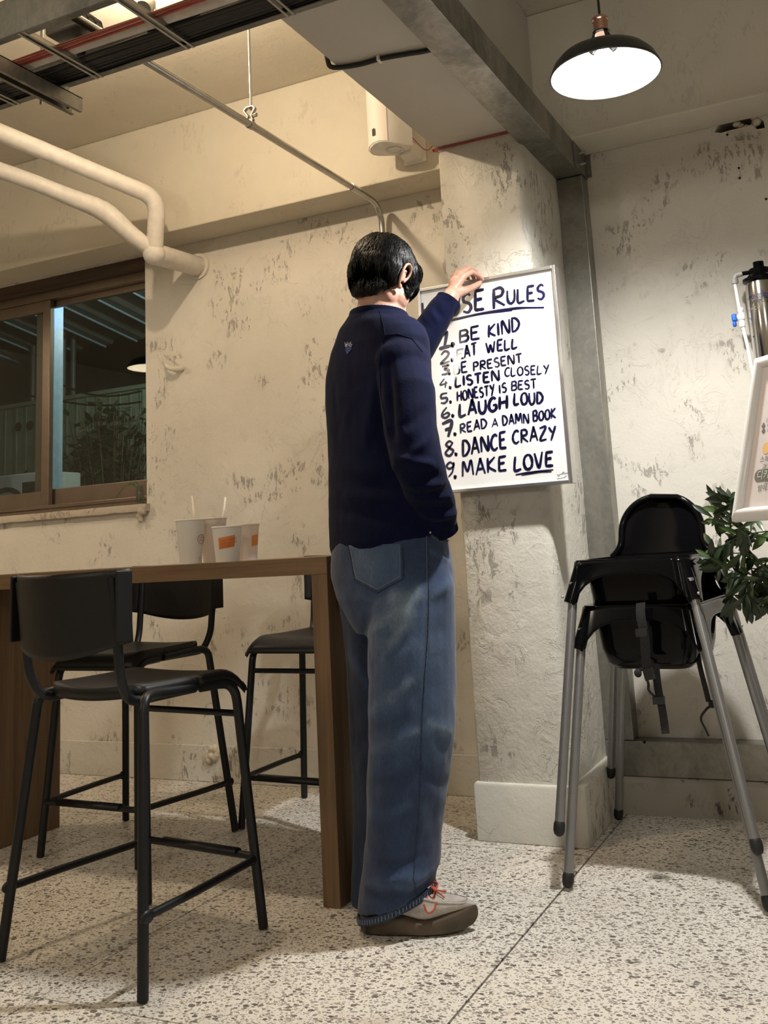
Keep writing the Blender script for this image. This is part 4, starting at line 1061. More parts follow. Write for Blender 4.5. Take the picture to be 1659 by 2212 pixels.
pendant(LAMP_R, 'lit dark enamel pendant lamp with copper socket above the high chairs', M['bulb'])
pendant(LAMP_W, 'lit pendant lamp left of the table, seen mirrored in the window', M['bulb_warm'])

# ================================================================== SPOTLIGHT above the table
sl_ = empty('ceiling_spotlight', (-1.98, 2.26, 2.74), 0, 'small spotlight hung from the ceiling behind the cable ladder', 'spotlight')
p0, p1_ = onZ(322, 30, 2.62), onZ(318, -6, 2.72)
MB().tube([p0 + Vector((0, -.03, 0)), p0.lerp(p1_, .6)], .026, 18, round_ends=False).build('lamp_head', M['steel_dark'], sl_)
MB().tube([onZ(337, 32, 2.62), onZ(340, -20, 2.80)], .003, 6).build('rod', M['white_pl'], sl_)

# ================================================================== LOUDSPEAKER on the beam
spk = empty('wall_speaker', (-1.49, 3.24, 2.40), 0, 'white wall loudspeaker with bass port on the beam left of the pillar', 'speaker')
a = math.radians(-50)      # turned toward the room's left
ax = (Vector((math.cos(a), math.sin(a), 0)), Vector((-math.sin(a), math.cos(a), 0)), Vector((0, 0, 1)))
SCn = onY(845, 322, 3.185)
def sq(u, v, z): return SCn + ax[0] * u + ax[1] * v + Vector((0, 0, z))
prof = [(-.070, -.030), (-.064, -.060), (-.040, -.078), (0, -.085), (.040, -.078), (.064, -.060), (.070, -.030), (.060, .020), (.046, .075), (-.046, .075), (-.060, .020)]
rs = [[sq(u * s_, v * s_, z) for u, v in prof] for s_, z in ((.96, -.002), (1.0, .002), (1.0, .375), (.96, .38))]
MB().rings(rs).build('cabinet', M['white_pl'], spk)
rs = [[sq(u * s_, v, z) for u, v in ((-.071, -.030), (-.065, -.062), (-.041, -.080), (0, -.0875), (.041, -.080), (.065, -.062), (.071, -.030), (.066, -.030), (.0, -.045), (-.066, -.030))] for s_, z in ((1, .004), (1, .374))]
MB().rings(rs).build('grille', simple('white_speaker_grille', (.76, .68, .62), .6, 0, .02, 8, .0), spk)
MB().lathe([(.030, .0), (.034, -.004), (.030, -.007), (.025, -.002), (.022, .012), (.0, .012)], sq(0, .012, -.002), 28).build('bass_port', M['white_pl'], spk)
MB().add([sq(.040 + p, -.0815 + (.005 if p > .01 else 0), z) for p, z in ((0, .030), (.016, .030), (.016, .058), (0, .058))], [(0, 1, 2, 3)]).build('logo_plate', M['dark_ink'], spk, smooth=False)
MB().prism([(-1.525, 3.30, 2.405), (-1.43, 3.30, 2.405), (-1.43, 3.309, 2.405), (-1.525, 3.309, 2.405)], (0, 0, .26)).build('wall_bracket', M['white_pl'], spk, smooth=False)
MB().prism([(-1.515, 3.308, 2.41), (-1.44, 3.308, 2.41), (-1.46, 3.23, 2.418), (-1.51, 3.23, 2.418)], (0, 0, .05)).build('bracket_arm', M['white_pl'], spk, smooth=False)
MB().tube(bez([sq(.04, .07, .04), Vector((-1.42, 3.28, 2.44)), Vector((-1.38, 3.28, 2.46)), Vector((-1.34, 3.30, 2.53))]), .0018, 6).build('speaker_wire', M['red_cable'], spk)

# ================================================================== STEEL CONDUIT with hanger
cd = empty('steel_conduit', (-1.715, 2.9, 2.325), 0, 'thin steel conduit running to the back wall and bending down behind the person', 'conduit')
CR = .0125
MB().tube([(-1.715, 1.55, 2.312), (-1.715, 2.55, 2.322), (-1.715, 3.23, 2.327)], CR, 14).build('tube', M['steel_tube'], cd)
MB().tube(fillet([(-1.715, 3.23, 2.327), (-1.715, 3.455, 2.327), (-1.715, 3.462, 1.55)], .16, 12), CR, 14).build('bend', M['steel_tube'], cd)
MB().tube([(-1.715, 3.20, 2.327), (-1.715, 3.255, 2.327)], CR + .0025, 14).build('coupling', M['steel_tube'], cd)
MB().tube([(-1.715, 2.525, 2.375), (-1.715, 2.525, ZC)], .0045, 8).build('hanger_rod', M['steel_tube'], cd)
MB().lathe([(CR + .0015, -.010), (CR + .003, -.009), (CR + .003, .009), (CR + .0015, .010)], (-1.715, 2.52, 2.322), 18, 'y', True).build('clamp_ring', M['steel_tube'], cd)
cl = MB(); cl.tube(fillet([(-1.727, 2.52, 2.335), (-1.722, 2.52, 2.352), (-1.738, 2.52, 2.375), (-1.726, 2.52, 2.384), (-1.705, 2.52, 2.384)], .004), .0035, 6, flat=(1, 2.2)); cl.tube(fillet([(-1.703, 2.52, 2.335), (-1.710, 2.52, 2.352), (-1.694, 2.52, 2.375), (-1.705, 2.52, 2.384)], .004), .0035, 6, flat=(1, 2.2))
cl.build('clamp_bracket', M['steel_tube'], cd); MB().lathe([(.007, -.014), (.007, .010)], (-1.700, 2.52, 2.352), 6, 'x', True).build('bolt', M['steel_tube'], cd)

# ================================================================== WHITE WRAPPED PIPES
wp = empty('wrapped_pipes', (-2.70, 3.2, 2.24), 0, 'white tape wrapped air pipes branching into one and entering the back wall', 'pipes')
J = onY(333, 548, 3.17); E_ = onY(425, 575, 3.49); r1 = .046
rr = lambda n, r_: [r_ * (1 + .012 * math.sin(i * 1.9)) for i in range(n)]
A = [E_, J.lerp(E_, .45), J]
P = bez(A, 10); MB().tube(P, rr(len(P), .046), 20).build('trunk_pipe', M['tape'], wp)
K = onY(340, 428, 3.13); far = onY(-130, 232, 2.45)
P = fillet([J + Vector((.0, .0, -.01)), K, far], .07, 8); P2 = []
for i in range(len(P) - 1):
    n = max(1, int((P[i + 1] - P[i]).length / .03)); P2 += [P[i].lerp(P[i + 1], t / n) for t in range(n)]
P2.append(P[-1]); MB().tube(P2, rr(len(P2), .036), 20).build('upper_pipe', M['tape'], wp)
P = bez([J + Vector((.01, .01, 0)), onY(285, 508, 3.10), onY(225, 457, 3.02), onY(150, 425, 2.92), onY(70, 393, 2.80), onY(-40, 355, 2.66), onY(-130, 330, 2.55)], 12)
MB().tube(P, [.034 + .009 * max(0, 1 - abs(i - len(P) * .32) / (len(P) * .25)) * (1 + .1 * math.sin(i * 2.1)) for i in range(len(P))], 20).build('lower_pipe', M['tape'], wp)
b_ = MB(); b_.ball(J, .049); MB.build(b_, 'joint_wrap', M['tape'], wp)
MB().lathe([(.047, -.004), (.062, -.002), (.062, .004), (.047, .006)], E_ + Vector((0, .004, 0)), 28, 'y').build('wall_collar', M['plaster'], wp)

# ================================================================== CABLE LADDER and its load
LZ = 2.20
cld = empty('cable_ladder', (-2.2, 1.71, LZ), 0, 'steel cable ladder hung under the ceiling at the upper left', 'cable ladder')
for y, dz in ((1.580, .10), (1.848, .10)):
    f = MB(); f.box((-4.5, y - .0015, LZ), (3.9, y + .0015, LZ + dz)); s_ = -1 if y < 1.7 else 1
    f.box((-4.5, min(y, y - s_ * .018), LZ - .0015), (3.9, max(y, y - s_ * .018), LZ + .0015)); f.box((-4.5, min(y, y - s_ * .018), LZ + dz - .0015), (3.9, max(y, y - s_ * .018), LZ + dz + .0015))
    f.build('side_rail', M['steel_dark'], cld, smooth=False)
for x in (.07, -.23, -.53, -.83, -1.13, -1.43, -1.73, -2.03, -2.33, -2.63, -2.93):
    f = MB()
    f.box((x - .012, 1.581, LZ + .006), (x + .012, 1.847, LZ + .009)); f.box((x - .012, 1.581, LZ - .004), (x - .0095, 1.847, LZ + .0065)); f.box((x + .0095, 1.581, LZ - .004), (x + .012, 1.847, LZ + .0065))
    f.box((x - .0095, 1.581, LZ - .004), (x - .005, 1.847, LZ - .002)); f.box((x + .005, 1.581, LZ - .004), (x + .0095, 1.847, LZ - .002))
    f.build('rung', M['steel_tube'], cld, smooth=False)
for x in (-2.45, -1.95):
    for y in (1.58, 1.848): MB().tube([(x, y + .006 * (1 if y > 1.7 else -1), LZ - .02), (x, y + .006 * (1 if y > 1.7 else -1), ZC)], .004, 8).build('hanger_rod', M['steel_tube'], cld)
ch = empty('strut_channel', (-1.97, 1.7, 2.15), 0, 'galvanised strut channel crossing under the cable ladder at the left', 'strut')
f = MB(); x = -1.865
f.box((x - .0205, 1.30, LZ - .012), (x + .0205, 1.900, LZ - .009)); f.box((x - .0205, 1.30, LZ - .050), (x - .018, 1.900, LZ - .009)); f.box((x + .018, 1.30, LZ - .050), (x + .0205, 1.900, LZ - .009))
f.box((x - .018, 1.30, LZ - .050), (x - .010, 1.900, LZ - .0475)); f.box((x + .010, 1.30, LZ - .050), (x + .018, 1.900, LZ - .0475))
f.build('channel', M['steel'], ch, smooth=False)
MB().tube([(x, 1.868, LZ - .05), (x, 1.868, LZ + .06)], .004, 8).build('bolt', M['steel_tube'], ch)
random.seed(5)
def cable_run(name, y0, z0, r, mat, label, grp, wav=.004, x0=-4.4, x1=3.8, corr=False):
    s_ = random.random() * 20; n = 90 if not corr else 900; P = []; R_ = []
    for k in range(n + 1):
        x = x0 + (x1 - x0) * k / n; P.append((x, y0 + wav * noise.noise((x * 2, s_, 0)) * 2, z0 + wav * .5 * noise.noise((x * 2, s_, 9))))
        R_.append(r * (1.0 if not corr or k % 2 else .90))
    return tag(MB().tube(P, R_, 10 if corr else 8).build(name, mat), label, 'cable', grp)
for k, (y, z, r) in enumerate(((1.835, .013, .007), (1.823, .012, .006), (1.812, .013, .0065), (1.800, .012, .006), (1.788, .013, .007), (1.776, .012, .0055), (1.828, .026, .007), (1.806, .026, .007), (1.792, .027, .006), (1.765, .0125, .006))):
    cable_run('power_cable', y, LZ + z + .001, r, M['cable'], 'black cable in the dark bundle along the far rail of the cable ladder', 'black cables in the cable ladder')
tag(cable_run('flexible_hose', 1.738, LZ + .028, .0180, M['corr'], 'pale corrugated conduit lying in the cable ladder beside the red cables', None, .003, -2.6, -.9, True), cat='conduit')
for k, (y, z) in enumerate(((1.709, .014), (1.699, .014), (1.704, .022))):
    cable_run('red_cable', y, LZ + z, .0042, M['red_cable'], 'thin red cable in the strand beside the pale corrugated conduit', 'red cables in the cable ladder', .005)
gl = tag(MB().tube([(-1.50, 1.778, LZ + .034), (-1.36, 1.778, LZ + .034)], .019, 14).build('cable_gland', M['rubber']), 'thick black cable gland on the bundle in the cable ladder', 'cable gland')
jb = empty('junction_box', (-1.86, 1.70, 2.36), 0, 'grey steel junction box with knockouts above the cable ladder', 'junction box')
q = onZ(160, 80, 2.32); bx = Vector((q.x, q.y, 2.32))
MB().box((bx.x - .062, bx.y - .045, 2.32), (bx.x + .062, bx.y + .045, 2.372)).build('box_body', M['box'], jb, bevel=.008, seg=3)
for k in (-1, 0, 1): MB().lathe([(.0135, 0), (.0145, .001), (.0135, .002)], (bx.x + .0615, bx.y + k * .028, 2.346), 16, 'x').build('knockout', M['dark'], jb)
MB().tube([(bx.x, bx.y + .02, 2.322), (bx.x, bx.y + .03, 2.25)], .011, 10).build('gland', M['rubber'], jb)
MB().tube([(bx.x, bx.y, 2.37), (bx.x, bx.y, ZC)], .004, 8).build('rod', M['steel_tube'], jb)

# ================================================================== CABLES ON THE SOFFIT
sc_ = empty('soffit_cable', (-1.13, 2.32, 2.30), 0, 'thick black cable clipped across the underside of the concrete beam', 'cable')
zz = 2.301
P = bez([(-1.279, 2.27, 2.37), (-1.276, 2.275, 2.318), (-1.268, 2.292, zz), (-1.20, 2.316, zz), (-1.129, 2.319, zz), (-1.05, 2.334, zz), (-1.005, 2.345, zz), (-.962, 2.36, 2.307)], 8)
MB().tube(P, .0072, 10).build('sheath', M['cable'], sc_)
MB().box((-1.136, 2.308, 2.293), (-1.126, 2.332, 2.3095)).build('cable_clip', M['white_pl'], sc_, smooth=False, bevel=.002)
rw_ = MB()
for k, dz in enumerate((2.306, 2.300)):
    rw_.tube(bez([(-1.30, 3.29, 2.40), (-1.272, 3.02, dz + .004), (-1.262, 3.003, dz), (-1.15, 3.004, dz + .0015), (-1.05, 3.003, dz), (-.97, 3.004, dz)], 8), .0021, 7)
tag(rw_.build('red_wire', M['red_cable']), 'thin red wire along the top edge of the plaster pillar', 'wire')

# ================================================================== GLASS OF WATER with grass blades on the sill
q = onY(285, 1088, 3.492); vz = 1.1845; vx = -3.055; vy = 3.515
vs_ = empty('glass_vase', (vx, vy, vz), 0, 'tiny glass vase of water on the window sill corner', 'vase')
MB().lathe([(0, 0), (.017, 0), (.019, .004), (.0195, .040), (.0195, .060), (.013, .078), (.0135, .084), (.0125, .084), (.0120, .078), (.0180, .060), (.018, .005), (0, .003)], (vx, vy, vz), 28).build('glass', M['glass'], vs_)
wt, nt_, b_m = newmat('still_water'); b_m.inputs['Transmission Weight'].default_value = 1; setp(b_m, Roughness=0.0, IOR=1.33); b_m.inputs['Base Color'].default_value = (.9, .92, .9, 1)
MB().lathe([(0, .0035), (.0175, .0035), (.0175, .040), (0, .040)], (vx, vy, vz), 24).build('water', wt, vs_)
bl = empty('grass_blade', (vx, vy, vz), 0, 'long green leaf blades arching out of the tiny glass vase', 'leaf blade')
for pts in (((0, 0, .012), (-.006, -.004, .07), (-.05, -.02, .095), (-.10, -.03, .05), (-.145, -.035, -.012)), ((.003, 0, .010), (.012, 0, .05), (-.02, -.002, .10), (-.06, -.012, .085))):
    P = bez([Vector(p) + Vector((vx, vy, vz)) for p in pts], 8); n = len(P)
    MB().grid([[p - Vector((0, .4, 1)) * (.0035 * math.sin(PI * (i + 1) / (n + 1)) + .0006), p + Vector((0, .4, 1)) * (.0035 * math.sin(PI * (i + 1) / (n + 1)) + .0006)] for i, p in enumerate(P)]).build('blade', M['blade'], bl, solid=.0006)

# ================================================================== THE PERSON
VDIR = Vector((-.459, .889, 0)).normalized()
F = Vector((.39, .92, 0)).normalized(); RV = Vector((F.y, -F.x, 0)); UP = Vector((0, 0, 1))
per = empty('person', (-1.25, 2.36, 0), 0, 'person in navy sweater and wide blue jeans, reaching up to straighten the poster', 'person')
def ring(c, a, b, n=28, ax=(None, None), zf=None, p=2.0):
    ex, ey = ax[0] or RV, ax[1] or F; out = []
    for k in range(n):
        t = 2 * PI * k / n; ct, st_ = math.cos(t), math.sin(t)
        q = Vector(c) + ex * (a * math.copysign(abs(ct) ** (2 / p), ct)) + ey * (b * math.copysign(abs(st_) ** (2 / p), st_))
        if zf: q.z += zf(t)
        out.append(q)
    return out
def PX(x, y, Y): return onY(x, y, Y)
# ---- joints, taken from the photograph at the depth where the body stands
TC = PX(829, 760, 2.40)                                    # middle of the shoulders
shR, elR, wrR = PX(880, 782, 2.335), PX(903, 1008, 2.255), PX(950, 1128, 2.36)
shL, elL, wrL = PX(762, 775, 2.47), Vector((-1.285, 2.70, 1.470)), PX(974, 641, 2.81)
hipR, hipL = PX(893, 1240, 2.335), PX(795, 1240, 2.44)
knR, knL = PX(889, 1590, 2.32), PX(824, 1570, 2.46)
anR, anL = PX(858, 1935, 2.305), PX(832, 1900, 2.46)
# ---- head frame: bowed and turned toward the poster
Hf0 = Vector((.20, .98, 0)).normalized(); tilt = math.radians(30)
Hf = Hf0 * math.cos(tilt) - UP * math.sin(tilt); Hu = UP * math.cos(tilt) + Hf0 * math.sin(tilt); Hr = Hf.cross(Hu).normalized()
HC = PX(828, 602, 2.43)
HA = (Hr, Hf, Hu)
def hp_(r, f, u): return HC + Hr * r + Hf * f + Hu * u
B = MB(); NB0 = PX(822, 700, 2.41)
# head: cranium, face, jaw, chin, nose, brow, lips, cheeks
B.ball(hp_(0, -.012, .018), (.074, .092, .088), 24, 16, HA); B.ball(hp_(0, .030, -.034), (.066, .064, .086), 20, 14, HA)
B.ball(hp_(0, .052, -.088), (.034, .036, .030), 16, 10, HA)
for s in (-1, 1):
    B.ball(hp_(s * .047, .010, -.070), (.016, .034, .028), 14, 10, HA); B.ball(hp_(s * .044, .040, -.050), (.030, .034, .044), 14, 10, HA)
    B.ball(hp_(s * .028, .083, .016), (.024, .012, .010), 12, 8, HA)
    B.ball(hp_(s * .013, .100, -.036), (.009, .009, .007), 10, 8, HA)
B.tube([hp_(0, .088, .010), hp_(0, .100, -.014), hp_(0, .112, -.034)], [.008, .009, .0115], 10, round_ends=True)
B.tube([hp_(-.022, .086, -.064), hp_(0, .095, -.062), hp_(.022, .086, -.064)], [.004, .0065, .004], 8, round_ends=True)
B.tube([hp_(-.020, .085, -.073), hp_(0, .093, -.074), hp_(.020, .085, -.073)], [.004, .0070, .004], 8, round_ends=True)
# ears: rim, inner fold, bowl and lobe
for s in (-1, 1):
    e = lambda r, f, u: hp_(s * (.073 + r * 1.15), -.004 + f * 1.1, -.022 + u * 1.12)
    B.tube(bez([e(.004, .012, -.004), e(.010, .016, .014), e(.017, .010, .030), e(.023, -.006, .034), e(.025, -.019, .022), e(.022, -.021, .002), e(.013, -.013, -.016), e(.006, -.002, -.027)], 4), .0042, 8, round_ends=True)
    B.tube(bez([e(.010, .002, .020), e(.017, -.009, .012), e(.014, -.011, -.004), e(.007, -.004, -.014)], 4), .0036, 8, round_ends=True)
    B.ball(e(.006, -.004, .004), (.0085, .014, .022), 12, 8, HA); B.ball(e(.005, .003, -.026), (.0055, .008, .009), 10, 8, HA)
# neck, shoulders and trunk under the clothes
NB = PX(818, 704, 2.41)
B.rings([ring(PX(x, y, Y), a, b_, 40) for y, x, a, b_, Y in ((612, 836, .050, .055, 2.43), (628, 832, .060, .066, 2.43), (645, 828, .067, .074, 2.43), (665, 824, .068, .074, 2.425), (685, 822, .070, .075, 2.42), (702, 823, .080, .078, 2.41), (730, 826, .105, .08, 2.40), (760, 829, .12, .08, 2.40)) ])
B.rings([ring(PX(819, y, 2.40), a, b * .82) for y, a, b in ((715, .08, .06), (735, .13, .085), (780, .16, .10), (900, .155, .10), (1000, .145, .095), (1100, .145, .095), (1200, .155, .11), (1270, .15, .11), (1310, .10, .08))])
# arms
B.tube([shR, shR.lerp(elR, .5), elR], [.052, .046, .040], 14, round_ends=True); B.tube([elR, elR.lerp(wrR, .4), wrR], [.041, .040, .030], 14, round_ends=True)
B.tube([shL, shL.lerp(elL, .5), elL], [.050, .045, .040], 14, round_ends=True); B.tube([elL, elL.lerp(wrL, .4), wrL], [.040, .039, .0285], 14, round_ends=True)
# legs and feet inside the jeans and shoes
for hp0, kn, an, toe in ((hipR, knR, anR, Vector((.95, .306, 0))), (hipL, knL, anL, Vector((.5, .866, 0)))):
    B.tube([hp0, hp0.lerp(kn, .5), kn, kn.lerp(an, .35), an], [.078, .068, .052, .050, .036], 14, round_ends=True)
    B.tube([an + Vector((0, 0, -.01)), Vector((an.x, an.y, .072)) + toe * .01, Vector((an.x, an.y, .056)) + toe * .10], [.034, .030, .022], 12, round_ends=True)
# left hand: palm, four bent fingers pinching the frame's top edge, opposed thumb
Wl = PX(975, 634, 2.835)
mc = [(PX(1001, 598, 2.862), PX(1019, 588, 2.893), PX(1034, 595, 2.922), PX(1042, 604, 2.944)),
      (PX(995, 592, 2.876), PX(1014, 580, 2.912), PX(1028, 588, 2.938), PX(1035, 602, 2.953)),
      (PX(987, 591, 2.890), PX(1006, 580, 2.925), PX(1018, 588, 2.950), PX(1024, 602, 2.962)),
      (PX(980, 597, 2.902), PX(997, 588, 2.930), PX(1007, 594, 2.952), PX(1012, 604, 2.964))]
for k, (a_, b__, c_, d_) in enumerate(mc):
    r0 = (.0098, .0098, .0092, .0082)[k]
    B.tube([Wl.lerp(a_, .1), Wl.lerp(a_, .55), a_], [.0155, .0135, r0 * 1.22], 12, round_ends=True)
    B.tube([a_, a_.lerp(b__, .5), b__, c_, d_], [r0 * 1.1, r0 * .95, r0, r0 * .88, r0 * .76], 12, round_ends=True)
B.ball(Wl.lerp((mc[0][0] + mc[3][0]) / 2, .55), (.024, .020, .028), 14, 10)
th = [PX(984, 636, 2.845), PX(1001, 629, 2.868), PX(1020, 621, 2.905), PX(1036, 612, 2.940)]
B.tube(th, [.0165, .0140, .0112, .0092], 12, round_ends=True)
B.tube([wrL, Wl], [.0285, .024], 14, round_ends=True)
B.tube([Wl, th[1]], [.020, .015], 12, round_ends=True)
# right hand tucked in the front pocket: palm and loosely curled fingers
Wr = PX(946, 1148, 2.375); dn = (PX(920, 1215, 2.385) - Wr).normalized()
pc = Wr + dn * .055
B.tube([Wr, pc], [.026, .030], 14, round_ends=True)
for k in range(4):
    o_ = Vector(F) * ((k - 1.5) * .018); B.tube([pc + o_, pc + o_ + dn * .045, pc + o_ + dn * .075 + RV * -.012], [.0095, .009, .007], 10, round_ends=True)
B.tube([Wr + dn * .02 + F * .02, Wr + dn * .05 + F * .040, Wr + dn * .085 + F * .048], [.012, .0105, .009], 10, round_ends=True)
me = remeshed(B, .0025, 2, .5, 'body'); me.materials.append(M['skin'])
me.transform(WM[per.name].inverted()); mkobj('body', me, per)
for s in (-1, 1): MB().ball(hp_(s * .030, .078, .000), .0115, 14, 10).build('eye', M['eye'], per)
nl = th[3]; nd_ = (th[3] - th[2]).normalized(); side = nd_.cross(VDIR).normalized()
MB().ball(nl + nd_ * .001 - VDIR * .0072 + UP * .0015, (.0070, .0052, .0020), 12, 8, (nd_, side, VDIR)).build('thumb_nail', M['nail'], per)

# ---- sweater
def folds(me, segs, noi=0, nsc=(8, 8, 3), fine=0):
    """push the cloth out (or in) along listed creases, each laid onto the cloth surface, and by broad soft noise"""
    v, n = get_vn(me); d = np.zeros(len(v)); out = []
    bv = BVHTree.FromPolygons([Vector(p) for p in v], [tuple(p.vertices) for p in me.polygons])
    for x0, y0, x1, y1, wd, amp in segs:
        P = []
        for k in range(7):
            t = k / 6; h_ = bv.ray_cast(CAMLOC, ray(x0 + (x1 - x0) * t + 5 * math.sin(t * 3.1) * (1 if amp > 0 else -1), y0 + (y1 - y0) * t + 4 * math.sin(t * 4)).normalized())
            if h_[0] is not None: P.append(np.array(h_[0], float))
        if len(P) < 2: continue
        out.append((P, wd, amp)); best = np.full(len(v), 1e9); tb = np.zeros(len(v)); m = len(P) - 1
        for k in range(m):
            p, q = P[k], P[k + 1]; e = q - p; L = max(1e-9, (e * e).sum()); t = np.clip(((v - p) @ e) / L, 0, 1); dd = ((v - (p + t[:, None] * e)) ** 2).sum(1)
            better = dd < best; best = np.where(better, dd, best); tb = np.where(better, (k + t) / m, tb)
        d += amp * np.exp(-best / wd ** 2) * (.15 + .85 * np.sin(PI * np.clip(tb, 0, 1)) ** .7)
    if noi:
        for i, p in enumerate(v): d[i] += noi * noise.noise((p[0] * nsc[0], p[1] * nsc[1], p[2] * nsc[2])) + fine * noise.noise((p[0] * 30, p[1] * 30, p[2] * 22))
    set_v(me, v + n * d[:, None]); return out
S = MB()
hem = lambda t: -.030 * (.5 - .5 * math.sin(t)) + .012 * math.cos(t)       # lower at the back
tr = [(678, 817, .082, .080, 2.415), (692, 816, .096, .086, 2.412), (706, 817, .128, .092, 2.408), (724, 819, .152, .094, 2.404), (750, 818, .172, .098, 2.40), (800, 815, .185, .105, 2.40), (860, 815, .189, .109, 2.40), (930, 819, .188, .111, 2.40), (1000, 825, .186, .115, 2.395),
      (1060, 831, .186, .122, 2.395), (1110, 836, .188, .129, 2.39), (1148, 838, .189, .131, 2.39), (1166, 839, .184, .127, 2.39)]
S.rings([ring(PX(x, y, Y), a, b, 36, p=2.25, zf=(hem if y > 1140 else (lambda t: hem(t) * .5) if y > 1100 else None)) for y, x, a, b, Y in tr])
S.ball(shR + Vector((-.015, 0, .0)), (.074, .078, .072), 18, 12, (RV, F, UP)); S.ball(shL + Vector((.018, 0, -.005)), (.062, .064, .066), 18, 12, (RV, F, UP))
S.tube([shR + Vector((-.02, .005, .0)), PX(884, 850, 2.30), PX(886, 930, 2.27), PX(900, 1000, 2.255), PX(916, 1030, 2.262)], [.070, .0735, .072, .068, .062], 22, round_ends=True)
S.tube([PX(903, 1006, 2.258), PX(920, 1050, 2.28), PX(938, 1088, 2.315), PX(950, 1118, 2.345), PX(955, 1142, 2.358)], [.062, .059, .055, .045, .037], 20, round_ends=False)
S.tube([shL + Vector((.012, .01, 0)), shL.lerp(elL, .55), elL], [.060, .060, .057], 20, round_ends=True)
S.tube([elL, elL.lerp(wrL, .35), elL.lerp(wrL, .8), wrL.lerp(elL, .06)], [.057, .053, .045, .039], 20, round_ends=False)
me = remeshed(S, .0052, 5, .5, 'sweater')
P3 = lambda x, y, Y=2.2: PX(x, y, Y)
sg_ = []
def fseg(x0, y0, Y0, x1, y1, Y1, w_, a_): sg_.append((x0, y0, x1, y1, w_, a_))
fseg(845, 985, 2.20, 940, 1008, 2.19, .012, .007); fseg(848, 1020, 2.20, 950, 1030, 2.20, .012, -.006); fseg(868, 1045, 2.21, 958, 1050, 2.23, .011, .007)
fseg(890, 1075, 2.24, 975, 1072, 2.28, .010, .006); fseg(900, 1096, 2.26, 978, 1098, 2.31, .009, -.005); fseg(912, 1112, 2.28, 984, 1112, 2.33, .009, .007)
fseg(925, 1128, 2.30, 975, 1130, 2.34, .008, -.004)
fseg(842, 780, 2.22, 850, 960, 2.19, .014, -.009)                  # crease between arm and back
fseg(935, 930, 2.24, 885, 985, 2.19, .013, .005); fseg(925, 880, 2.24, 870, 930, 2.20, .015, -.004)
fseg(720, 1060, 2.33, 860, 1085, 2.26, .020, .004); fseg(712, 1100, 2.33, 900, 1125, 2.26, .016, -.004); fseg(705, 980, 2.34, 820, 1040, 2.26, .022, .004)
fseg(815, 790, 2.24, 790, 960, 2.25, .022, .004); fseg(722, 800, 2.33, 740, 1000, 2.31, .03, -.003)
for k, (x0, y0, x1, y1) in enumerate(((905, 668, 925, 712), (922, 656, 944, 704), (940, 642, 958, 690))): fseg(x0, y0, 0, x1, y1, 0, .010, .004 if k % 2 else -.004)
sg_ = [(a_, b_, c_, d_, w_ * 1.05, h_ * 1.5) for a_, b_, c_, d_, w_, h_ in sg_]
folds(me, sg_, .007, (7, 7, 4), .0014)
me.materials.append(M['knit']); swW = me.copy()
me.transform(WM[per.name].inverted()); mkobj('sweater', me, per)
sw_bvh = BVHTree.FromPolygons([v.co for v in swW.vertices], [tuple(p.vertices) for p in swW.polygons])
def cast(bvh, x, y, off=.001):
    """where the sight line through a measured point meets the cloth"""
    d = ray(x, y).normalized(); h_ = bvh.ray_cast(CAMLOC, d)
    return (h_[0] + h_[1] * off) if h_[0] is not None else None
def on_cloth(bvh, pts, off=.001, k=6):
    P = []
    for i in range(len(pts) - 1):
        for t in range(k): P.append((pts[i][0] + (pts[i + 1][0] - pts[i][0]) * t / k, pts[i][1] + (pts[i + 1][1] - pts[i][1]) * t / k))
    P.append(pts[-1]); Q = [cast(bvh, x, y, off) for x, y in P]; return [q for q in Q if q is not None]
# ribbed collar, cuff and hem
def band(c, ax, a, b, h, tilt_v, name, rib=.0016, n=96, thick=.006, p=2.0):
    m = MB(); rs = []
    for z, o in ((-h / 2, 0), (-h / 2, thick), (0, thick * 1.35), (h / 2, thick), (h / 2, 0)):
        rs.append([Vector(c) + tilt_v * z + ax[0] * ((a + o + (rib if k % 2 and o else 0)) * math.copysign(abs(math.cos(2 * PI * k / n)) ** (2 / p), math.cos(2 * PI * k / n))) + ax[1] * ((b + o + (rib if k % 2 and o else 0)) * math.copysign(abs(math.sin(2 * PI * k / n)) ** (2 / p), math.sin(2 * PI * k / n))) for k in range(n)])
    rs.append(rs[0]); return m.rings(rs, cap=False).build(name, M['knit'], per)
ct = (UP + F * .10).normalized(); cy_ = (F - UP * .10).normalized()
band(PX(817, 685, 2.415), (RV, cy_), .076, .074, .022, ct, 'collar')
dL = (wrL - elL).normalized(); sx_ = dL.orthogonal().normalized(); band(wrL.lerp(elL, .14), (sx_, dL.cross(sx_).normalized()), .036, .036, .055, dL, 'cuff', thick=.004)
dR = (PX(956, 1146, 2.36) - PX(938, 1095, 2.32)).normalized(); sx_ = dR.orthogonal().normalized(); band(PX(954, 1136, 2.355), (sx_, dR.cross(sx_).normalized()), .0345, .0345, .040, dR, 'cuff', thick=.004)
